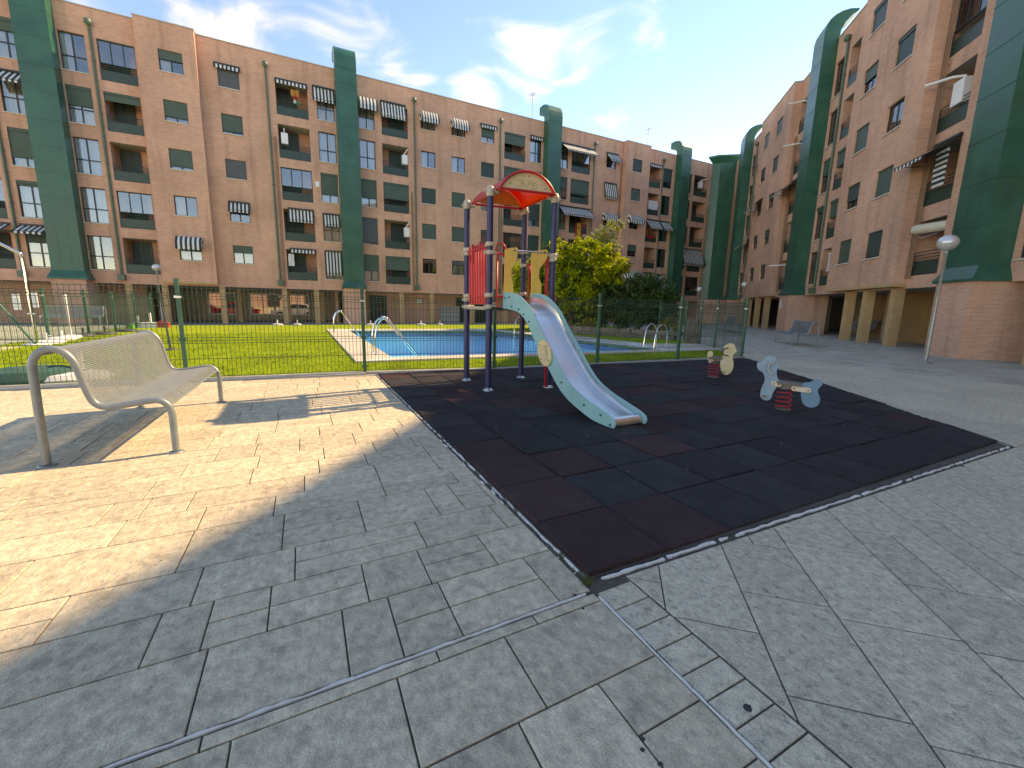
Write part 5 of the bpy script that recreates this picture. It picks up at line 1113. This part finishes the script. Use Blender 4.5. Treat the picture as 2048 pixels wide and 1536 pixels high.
# covered heap and white base behind the bench
for (px, py, sx, sy, sz, m, lab, nm) in ((52, 771, .75, .35, .26, 'tarp', 'dark green folded cover lying by the fence behind the bench', 'folded_cover'), (118, 768, .62, .34, .18, 'base_white', 'white plastic parasol base lying by the fence behind the bench', 'parasol_stand'), (6, 772, .35, .3, .2, 'base_white', 'white slab at the left edge behind the fence', 'stone_slab')):
    g = gnd(px, py) + Vector((0, .35, 0)); b = MB(); n = 14; rings = []
    for (k, z) in ((1, 0), (1.02, .3), (.86, .75), (.45, 1.0)): rings.append([(sx * k * math.cos(6.283 * i / n) * random.uniform(.93, 1.05), sy * k * math.sin(6.283 * i / n) * random.uniform(.93, 1.05), sz * z * random.uniform(.9, 1.1)) for i in range(n)])
    for r0, r1 in zip(rings[:-1], rings[1:]): b.add(r0 + r1, [(i, (i + 1) % n, n + (i + 1) % n, n + i) for i in range(n)], 0, True)
    b.add(rings[-1], [list(range(n))], 0, True)
    if nm == 'parasol_stand': b.tube([(.15, 0, .1), (.15, 0, .55)], .07, 10)
    tag(b.build(nm, m, None, (g.x, g.y, 0.0)), lab, 'cover' if nm == 'folded_cover' else 'base' if nm == 'parasol_stand' else 'slab')

# ------------------------------------------------------------------ planting at the far side of the pool
mat('leaf_light', (0.42, 0.45, 0.022), 0.6, var=0.25, vscale=1.2, island=0.35, trans=0.5, spec=.3); mat('leaf_dark', (0.045, 0.085, 0.018), 0.6, var=0.3, vscale=1.2, island=0.35, trans=0.25, spec=.3); mat('leaf_gold', (0.26, 0.18, 0.02), 0.6, island=0.35, trans=0.3); mat('bark', (0.12, 0.085, 0.055), 0.9, var=0.3, vscale=10, bump=.5)
mat('leaf_pale', (0.30, 0.33, 0.15), 0.6, island=0.3, trans=0.4)
def foliage(name, blobs, n, size, mats, parent, seed, up=.35):
    """leaf-sized faces spread through the clumps, denser towards their skins"""
    rr = random.Random(seed); vs, fs, mi = [], [], []; tot = sum(b_[3] ** 2 for b_ in blobs)
    # each clump is broken into twigs so that outline and gaps are uneven
    for (cx, cy, cz, r_, sq) in blobs:
        k = int(n * r_ ** 2 / tot); tw = max(5, k // 26)
        for t in range(tw):
            v = Vector((rr.gauss(0, 1), rr.gauss(0, 1), rr.gauss(0, 1))).normalized(); rad_ = r_ * (rr.random() ** .38) * rr.uniform(.82, 1.12)
            c = Vector((cx + v.x * rad_, cy + v.y * rad_, cz + v.z * rad_ * sq)); ax = (v + Vector((0, 0, up))).normalized(); m0 = 0 if rr.random() < .8 else len(mats) - 1
            for q in range(k // tw):
                p = c + ax * rr.uniform(-.22, .30) * r_ * .5 + Vector((rr.gauss(0, 1), rr.gauss(0, 1), rr.gauss(0, 1))) * .085 * max(.6, r_)
                nrm = (ax * .6 + Vector((rr.gauss(0, .7), rr.gauss(0, .7), rr.gauss(0, .7) + .3))).normalized(); t1 = nrm.cross(Vector((rr.random() - .5, rr.random() - .5, rr.random() - .5))).normalized(); t2 = nrm.cross(t1); s = size * rr.uniform(.6, 1.3); o = len(vs)
                vs += [p - t1 * s, p + t2 * s * .42 + nrm * s * .1, p + t1 * s, p - t2 * s * .42 + nrm * s * .1]; fs.append((o, o + 1, o + 2, o + 3)); mi.append(m0)
    me = bpy.data.meshes.new(name); me.from_pydata([tuple(v) for v in vs], [], fs)
    for m in mats: me.materials.append(MATS[m])
    me.polygons.foreach_set('material_index', mi); o = bpy.data.objects.new(name, me); C.objects.link(o); o.parent = parent
    return o
def trunk(parent, base, limbs, r0):
    b = MB(); 
    for L2 in limbs: b.tube(bez(L2, 4), [r0 * (1 - .8 * k / (4 * (len(L2) - 1))) for k in range(4 * (len(L2) - 1) + 1)], 8)
    return b.build('trunk', 'bark', parent)
# big tree: position from the planting bed behind the pool
T0 = Vector((15.0, 21.3, 0)); TR = thing('broadleaf_tree', 'large bushy tree with sunlit yellow green leaves behind the pool', 'tree', tuple(T0))
trunk(TR, T0, [[(0, 0, 0), (.1, 0, .9), (0, .1, 1.9), (.3, 0, 3.2), (.2, .2, 4.6)], [(.05, 0, .8), (-.7, .1, 1.9), (-1.6, 0, 3.0), (-2.0, .1, 3.9)], [(.05, 0, 1.0), (.9, -.2, 2.2), (1.8, -.3, 3.6), (2.3, -.4, 5.0)], [(0, .1, 1.6), (.4, .8, 2.9), (.3, 1.0, 4.2)]], .15)
# clump centres are given in the view-facing frame: s to the right, d away
rgt = Vector((.895, -.445, 0)); fwd = Vector((.445, .895, 0))
def blob(s, dd, z, r_, sq=.9): v = rgt * s + fwd * dd; return (v.x, v.y, z, r_, sq)
foliage('crown', [blob(-2.68, 0, 3.5, 1.05), blob(-1.95, .3, 2.4, 1.25), blob(-1.22, -.3, 4.2, 1.05), blob(-0.73, .2, 3.2, 1.35), blob(0.24, 0, 4.2, 1.25), blob(0.43, -.3, 2.8, 1.35), blob(1.46, .1, 3.5, 1.25), blob(1.52, .2, 4.65, 1.0), blob(-3.17, .2, 2.5, .95), blob(2.62, .1, 3.9, .9), blob(-1.22, .1, 1.6, 1.2), blob(0.85, .1, 1.8, 1.2), blob(-0.73, -.2, 4.95, .6), blob(0.61, 0, 5.15, .6), blob(2.32, 0, 2.7, 1.0)], 48000, .100, ['leaf_light', 'leaf_dark'], TR, 4)
T1 = T0 + rgt * 2.2 + fwd * 1.0; TR2 = thing('slender_tree', 'pale slender tree rising behind the right of the large bushy tree', 'tree', tuple(T1))
trunk(TR2, T1, [[(0, 0, 0), (.1, 0, 2), (0, 0, 4), (.2, 0, 6.0)]], .09); foliage('crown', [blob(0, 0, 5.9, .85, 1.1), blob(.3, 0, 5.0, .8), blob(.55, 0, 6.5, .45), blob(-.3, .2, 5.1, .7)], 4200, .085, ['leaf_pale', 'leaf_light'], TR2, 8)
for i, (px, py, dd, blobs, n, ms_, lab) in enumerate([
    (1300, 668, .3, [(-1.0, 0, 1.3, 1.15), (.1, 0, 2.3, 1.15), (.5, .1, 1.1, 1.1), (-.5, .1, 2.6, .95), (.75, 0, 1.9, .8)], 8200, ['leaf_dark', 'leaf_dark'], 'dark green rounded shrub right of the large tree'),
    (1215, 664, .6, [(-.9, 0, 1.1, 1.1), (.3, 0, 1.4, 1.2), (1.1, 0, 1.2, 1.0), (-.2, 0, 2.3, 1.0), (.8, 0, 2.4, .9)], 8200, ['leaf_dark', 'leaf_dark'], 'dark shrub under the large tree behind the low stone wall'),
    (1125, 658, .4, [(-.6, 0, 1.0, 1.1), (.5, 0, 1.3, 1.15), (.1, 0, 2.2, 1.0), (-.9, 0, 2.0, .9)], 7200, ['leaf_dark', 'leaf_dark'], 'dark shrub at the left under the large tree'),
    (1345, 674, 2.4, [(0, 0, 1.1, 1.0), (.6, 0, 1.6, .9), (-.7, 0, 1.5, 1.0)], 4200, ['leaf_dark', 'leaf_dark'], 'dark shrub beside the wooden stake fence')]):
    g = gnd(px, py); g = g + fwd * dd; o = thing('shrub', lab, 'shrub', (g.x, g.y, 0), 0, 'shrubs behind the pool')
    foliage('foliage', [blob(*b_) for b_ in blobs], n, .105, ms_, o, 30 + i); trunk(o, g, [[(0, 0, 0), (0.05, 0, .5), (.1, 0, 1.0)], [(0, 0, .2), (-.3, 0, .9)]], .05)
for i, (px, py, s, lab) in enumerate([(1176, 664, .62, 'golden leaved low bush behind the left of the low wall'), (1330, 675, .75, 'golden leaved low bush beside the pool ladder at the right')]):
    g = gnd(px, py); o = thing('golden_bush', lab, 'bush', (g.x, g.y, 0), 0, 'golden bushes'); foliage('foliage', [blob(-.3 * s, 0, .55 * s, .6 * s), blob(.35 * s, 0, .6 * s, .6 * s), blob(0, 0, .95 * s, .5 * s)], 1500, .07, ['leaf_gold', 'leaf_light'], o, 60 + i); trunk(o, g, [[(0, 0, 0), (0, 0, .4)]], .03)
# low wall of stone blocks, stake fence
mat('stone_block', (0.17, 0.13, 0.10), 0.9, var=0.25, vscale=3, bump=.4, island=.25); mat('stake_wood', (0.16, 0.115, 0.085), 0.9, var=0.3, vscale=5, bump=.4, island=.25)
LW = thing('stone_wall', 'low wall of brown stone blocks at the foot of the shrubs', 'wall', (0, 0, 0)); wp = [Vector((12.6, 20.6, 0)), Vector((13.4, 18.9, 0)), Vector((14.6, 15.8, 0)), Vector((15.6, 13.6, 0))]
for p, q in zip(wp[:-1], wp[1:]):
    d = (q - p); n = max(2, int(d.length / .5)); d /= n; u_ = d.normalized(); nn = Vector((-u_.y, u_.x, 0))
    for k in range(n):
        for z in (0, 1):
            c = p + d * (k + (.5 if z == 0 else .98)); b = MB(); b.obox(c + Vector((0, 0, .11 + .205 * z)), u_ * (d.length / 2 - .012), nn * (.14 + random.uniform(-.015, .015)), (0, 0, .098)); b.build('stone', 'stone_block', LW)
SF = thing('stake_fence', 'short fence of rough upright wooden stakes beside the right pool fence', 'fence', (0, 0, 0)); pa, pb = gnd(1372, 686), gnd(1398, 687)
for k in range(13):
    c = pa.lerp(pb, k / 12); h = 1.02 + random.uniform(-.1, .08); b = MB(); b.tube([c, c + Vector((random.uniform(-.02, .02), 0, h * .6)), c + Vector((random.uniform(-.03, .03), 0, h))], [.052, .048, .04], 8); b.build('stake', 'stake_wood', SF)

# ------------------------------------------------------------------ loose things on the balconies
def at_A(u, y, z): return (u, 34.2 + y, z)
def at_B(al, y, z): p = PW + y; return (al * math.cos(BA) + p * math.sin(BA), al * math.sin(BA) - p * math.cos(BA), z)
fl = lambda r: row_top(r) - 2.17
def ac_unit(label, loc, rz):
    o = thing('air_conditioner', label, 'air conditioner', loc, rz, 'air conditioners on balconies'); b = MB(); b.box(-.40, .40, -.15, .15, .03, .60); b.box(-.33, -.27, -.13, .13, 0, .03); b.box(.27, .33, -.13, .13, 0, .03); b.build('housing', 'white_enamel', o)
    b = MB(); b.lathe([(.215, 0), (.215, .02), (.19, .022), (.05, .008), (.0001, .008)], 20); gr = b.build('fan_grille', 'ac_grey', o); gr.rotation_euler = (R(90), 0, 0); gr.location = (-.10, -.151, .315)
    return o
def boiler(label, loc, rz, wd=.42, h=.72, tubev=(0, -.75, .12)):
    o = thing('gas_boiler', label, 'boiler', loc, rz, 'boilers on balconies'); b = MB(); b.box(-wd / 2, wd / 2, -.17, .17, 0, h); b.box(-wd / 2 + .02, wd / 2 - .02, -.18, -.17, .03, .12); b.build('housing', 'white_enamel', o)
    b = MB(); b.tube([(0, 0, h), (0, 0, h + .14), (tubev[0] * .3, tubev[1] * .3, h + .20), (tubev[0], tubev[1], h + tubev[2] + .14)], .05, 8); b.build('flue', 'white_enamel', o)
    return o
ac_unit('air conditioner on a second floor balcony right of the tall duct behind the tower', at_A(7.45, .35, fl(4)), 0); ac_unit('air conditioner behind a first floor balcony panel right of the second duct', at_A(7.4, .5, fl(5)), 0); ac_unit('air conditioner on a top floor balcony above the tower roof', at_A(17.0, .45, fl(1)), 0); ac_unit('air conditioner on a second floor balcony at the far left', at_A(-8.6, .45, fl(4)), 0); ac_unit('air conditioner on a top floor balcony beside the awnings', at_A(7.0, .55, fl(1)), 0)
boiler('white boiler on a fourth floor balcony left of the tall duct', at_A(-.45, .25, fl(2) + .95), 0, tubev=(.0, -.2, .1)); boiler('white boiler on a fourth floor balcony right of the tall duct', at_A(7.85, .22, fl(2) + .9), 0, tubev=(.15, -.4, .2)); boiler('white boiler on a second floor balcony above an air conditioner', at_A(7.9, .22, fl(4) + 1.0), 0, tubev=(.15, -.4, .2)); boiler('white boiler on a top floor balcony near the corner of the wings', at_A(41.4, .3, fl(1) + .95), 0, tubev=(.5, -.5, .15))
rb = BA + math.pi
boiler('large white boiler with a long flue on a third floor balcony of the right wing', at_B(20.75, .15, fl(3) + .75), rb, .55, .85, (-.6, -.9, .02)); boiler('white boiler on a first floor balcony behind the second right duct', at_B(35.3, .2, fl(5) + .8), rb, .45, .8, (-.3, -1.3, .02)); boiler('white boiler on a third floor balcony behind the second right duct', at_B(35.4, .2, fl(2) + .9), rb, .45, .8, (-.3, -1.3, .02)); boiler('white boiler on a top floor balcony behind the second right duct', at_B(35.4, .2, fl(1) + .9), rb, .45, .8, (-.3, -1.3, .02))
mat('tank_cream', (0.60, 0.54, 0.42), 0.4, var=.05)
o = thing('water_heater', 'cream cylindrical water heater lying across a first floor balcony of the right wing', 'water heater', at_B(20.85, -.1, fl(5) + 1.82), rb); b = MB(); b.tube([(-.58, -.12, .02), (-.54, -.11, .02), (.62, .28, .0), (.66, .29, 0)], [.17, .195, .195, .17], 20); b.build('tank', 'tank_cream', o); b = MB(); b.tube([(-.5, -.1, -.2), (-.2, -.05, -.35), (.3, .15, -.25)], .02, 6); b.build('supply_pipe', 'chrome', o)
b = MB(); b.box(-.5, .5, -.2, .2, 0, .8); b.box(-.46, .46, -.205, -.2, .05, .38); b.box(-.46, .46, -.205, -.2, .42, .76); b.build('x', 'ac_grey'); bpy.data.objects.remove(bpy.data.objects['x'])
# washing and flag
def cloth(name, label, cat, loc, rz, pieces):
    o = thing(name, label, cat, loc, rz)
    for (x0, x1, z0, z1, m) in pieces:
        b = MB(); n = 6
        for f_, off in ((0, 0), (1, .006)):
            vs = []
            for i in range(n + 1):
                for j in range(n + 1): vs.append((x0 + (x1 - x0) * i / n + .012 * math.sin(j * 1.7), .03 * math.sin(i * 1.5 + j * .6) + off, z1 + (z0 - z1) * j / n))
            b.add(vs, [(i * (n + 1) + j, (i + 1) * (n + 1) + j, (i + 1) * (n + 1) + j + 1, i * (n + 1) + j + 1) if not f_ else (i * (n + 1) + j + 1, (i + 1) * (n + 1) + j + 1, (i + 1) * (n + 1) + j, i * (n + 1) + j) for i in range(n) for j in range(n)], 0, True)
        b.build('cloth', m, o)
    return o
for nm, c_ in (('cloth_orange', (.60, .26, .06)), ('cloth_red', (.45, .03, .03)), ('cloth_green', (.05, .28, .08)), ('flag_red', (.45, .03, .035)), ('flag_yellow', (.62, .42, .05)), ('cloth_white', (.7, .7, .7))): mat(nm, c_, .85, var=.12, trans=.2)
cloth('washing', 'orange, red and green washing hanging on a top floor balcony', 'washing', at_A(.2, .02, fl(1)), 0, [(-.1, .15, 1.35, 1.75, 'cloth_orange'), (.18, .40, 1.35, 1.78, 'cloth_orange'), (0, .35, 1.1, 1.45, 'cloth_red'), (.22, .4, .85, 1.2, 'cloth_green'), (.05, .2, .9, 1.15, 'cloth_white')])
cloth('bed_sheet', 'white sheet hanging over a fourth floor balcony near the corner', 'washing', at_A(33.45, -.02, fl(2)), 0, [(0, 1.3, .55, 1.45, 'cloth_white')]); cloth('towel', 'white towel hanging on a first floor balcony left of the tall duct', 'washing', at_A(-.72, .05, fl(5)), 0, [(0, .38, 1.0, 1.85, 'cloth_white')]); cloth('red_banner', 'red cloth hanging on a third floor balcony near the corner', 'washing', at_A(33.6, -.03, fl(3)), 0, [(0, .95, .35, .75, 'cloth_red')]); cloth('balcony_drape', 'pale drape hanging over a first floor balcony of the right wing', 'washing', at_B(28.6, -.02, fl(5)), rb, [(-.5, .3, .8, 1.9, 'cloth_white')])
FG = cloth('flag', 'red and yellow striped flag hanging from a third floor balcony right of the tower', 'flag', at_A(24.2, -.06, fl(3) - .35), 0, [(0, .19, -.25, 1.35, 'flag_red'), (.19, .62, -.25, 1.35, 'flag_yellow'), (.62, .81, -.25, 1.35, 'flag_red')]); b = MB(); b.sphere((.40, -.03, .85), .085, 10, 6); b.build('emblem', 'flag_red', FG)

# ------------------------------------------------------------------ street behind the arcade
b = MB(); b.box(-30, 40, 0, .6, -.2, 9.0); b.box(-30, 40, -.04, 0, -.19, .9, 1); sw = b.build('street_wall', ['street_brick', 'render_beige'], None, (-1.0, 51.5, 0)); sw.rotation_euler = (0, 0, R(24)); tag(sw, 'sunlit brick wall of the street seen through the arcade', 'wall')
for x in (-6.4, -2.3, 1.6): b = MB(); b.box(x, x + 1.0, -.08, -.01, .95, 2.6); b.build('window', 'dark_frame', sw)
mat('car_white', (0.72, 0.72, 0.71), 0.25, coat=.6); mat('car_red', (0.42, 0.02, 0.03), 0.25, coat=.6); mat('car_glass', (0.03, 0.04, 0.045), 0.08); mat('tyre', (0.02, 0.02, 0.02), 0.85); mat('rim', (0.5, 0.5, 0.5), 0.3, metal=.8); mat('tail_light', (0.5, 0.02, 0.01), 0.3); mat('head_light', (0.7, 0.7, 0.68), 0.15)
def car(label, x, y, m, face):
    o = thing('parked_car', label, 'car', (x, y, -.18), 0 if face > 0 else math.pi, 'cars parked in the street behind the arcade')
    low = [(-2.1, .32), (-2.12, .6), (-2.02, .88), (-1.2, .95), (1.0, .95), (1.9, .80), (2.1, .62), (2.12, .35), (1.75, .28)]; low += [(1.32 + .36 * math.cos(R(a)), .32 + .36 * math.sin(R(a))) for a in range(0, 181, 20)] + [(-1.28 + .36 * math.cos(R(a)), .32 + .36 * math.sin(R(a))) for a in range(0, 181, 20)] + [(-1.75, .28)]
    b = MB(); b.prism(low, lambda a, c, d: (a, d, c), -.86, .86); b.prism([(-1.55, .93), (-1.25, 1.38), (-.8, 1.47), (.25, 1.46), (1.05, .93)], lambda a, c, d: (a, d * (1 - .16 * max(0, c - .93) / .5), c), -.80, .80); body = b.build('body', m, o)
    b = MB()
    for s in (-1, 1):
        for poly in ([(-1.22, .98), (-1.08, 1.32), (-.35, 1.40), (-.35, .98)], [(-.28, .98), (-.28, 1.40), (.20, 1.39), (.80, .98)]): b.prism(poly, lambda a, c, d: (a, d - s * .16 * .8 * (c - .93) / .5, c), s * .795, s * .812)
    b.build('side_window', 'car_glass', o)
    b = MB(); b.add([(1.06, -.70, .955), (1.06, .70, .955), (.33, .62, 1.43), (.33, -.62, 1.43)], [(0, 1, 2, 3)]); b.add([(-1.57, -.70, .96), (-1.57, .70, .96), (-1.30, .64, 1.36), (-1.30, -.64, 1.36)], [(3, 2, 1, 0)]); b.build('windscreen', 'car_glass', o)
    for wx in (-1.28, 1.32):
        for s in (-1, 1):
            b = MB(); b.tube([(wx, s * .66, .32), (wx, s * .87, .32)], .32, 18); w = b.build('wheel', 'tyre', o); b = MB(); b.tube([(wx, s * .86, .32), (wx, s * .885, .32)], .20, 14); b.build('rim', 'rim', w)
    for s in (-1, 1):
        b = MB(); b.box(2.02, 2.10, s * .60 - .15, s * .60 + .15, .62, .74); b.build('headlight', 'head_light', o); b = MB(); b.box(-2.12, -2.05, s * .66 - .12, s * .66 + .12, .66, .86); b.build('tail_light', 'tail_light', o)
    return o
f46 = lambda px: onplane(px, 620, (0, 46.4), (0, 1)).x
car('white car parked in the street seen between the arcade columns', f46(541) + 2.12, 46.4, 'car_white', -1); car('red car seen through the arcade opening left of the white car', f46(520) - 2.12, 46.6, 'car_red', -1); car('dark red car glimpsed behind the left arcade column', f46(470) - 2.4, 46.5, 'car_red', 1)
ST = thing('street_tree', 'small leaning street tree behind the white car', 'tree', (f46(548) - .2, 47.9, -.2)); trunk(ST, None, [[(0, 0, 0), (.3, 0, 1.2), (.9, 0, 2.2), (1.1, 0, 3.0)]], .13); foliage('crown', [(.9, 0, 3.0, 1.0, .8), (.1, 0, 2.9, .7, .7), (1.7, 0, 3.1, .8, .7)], 1500, .12, ['leaf_dark', 'leaf_light'], ST, 77)
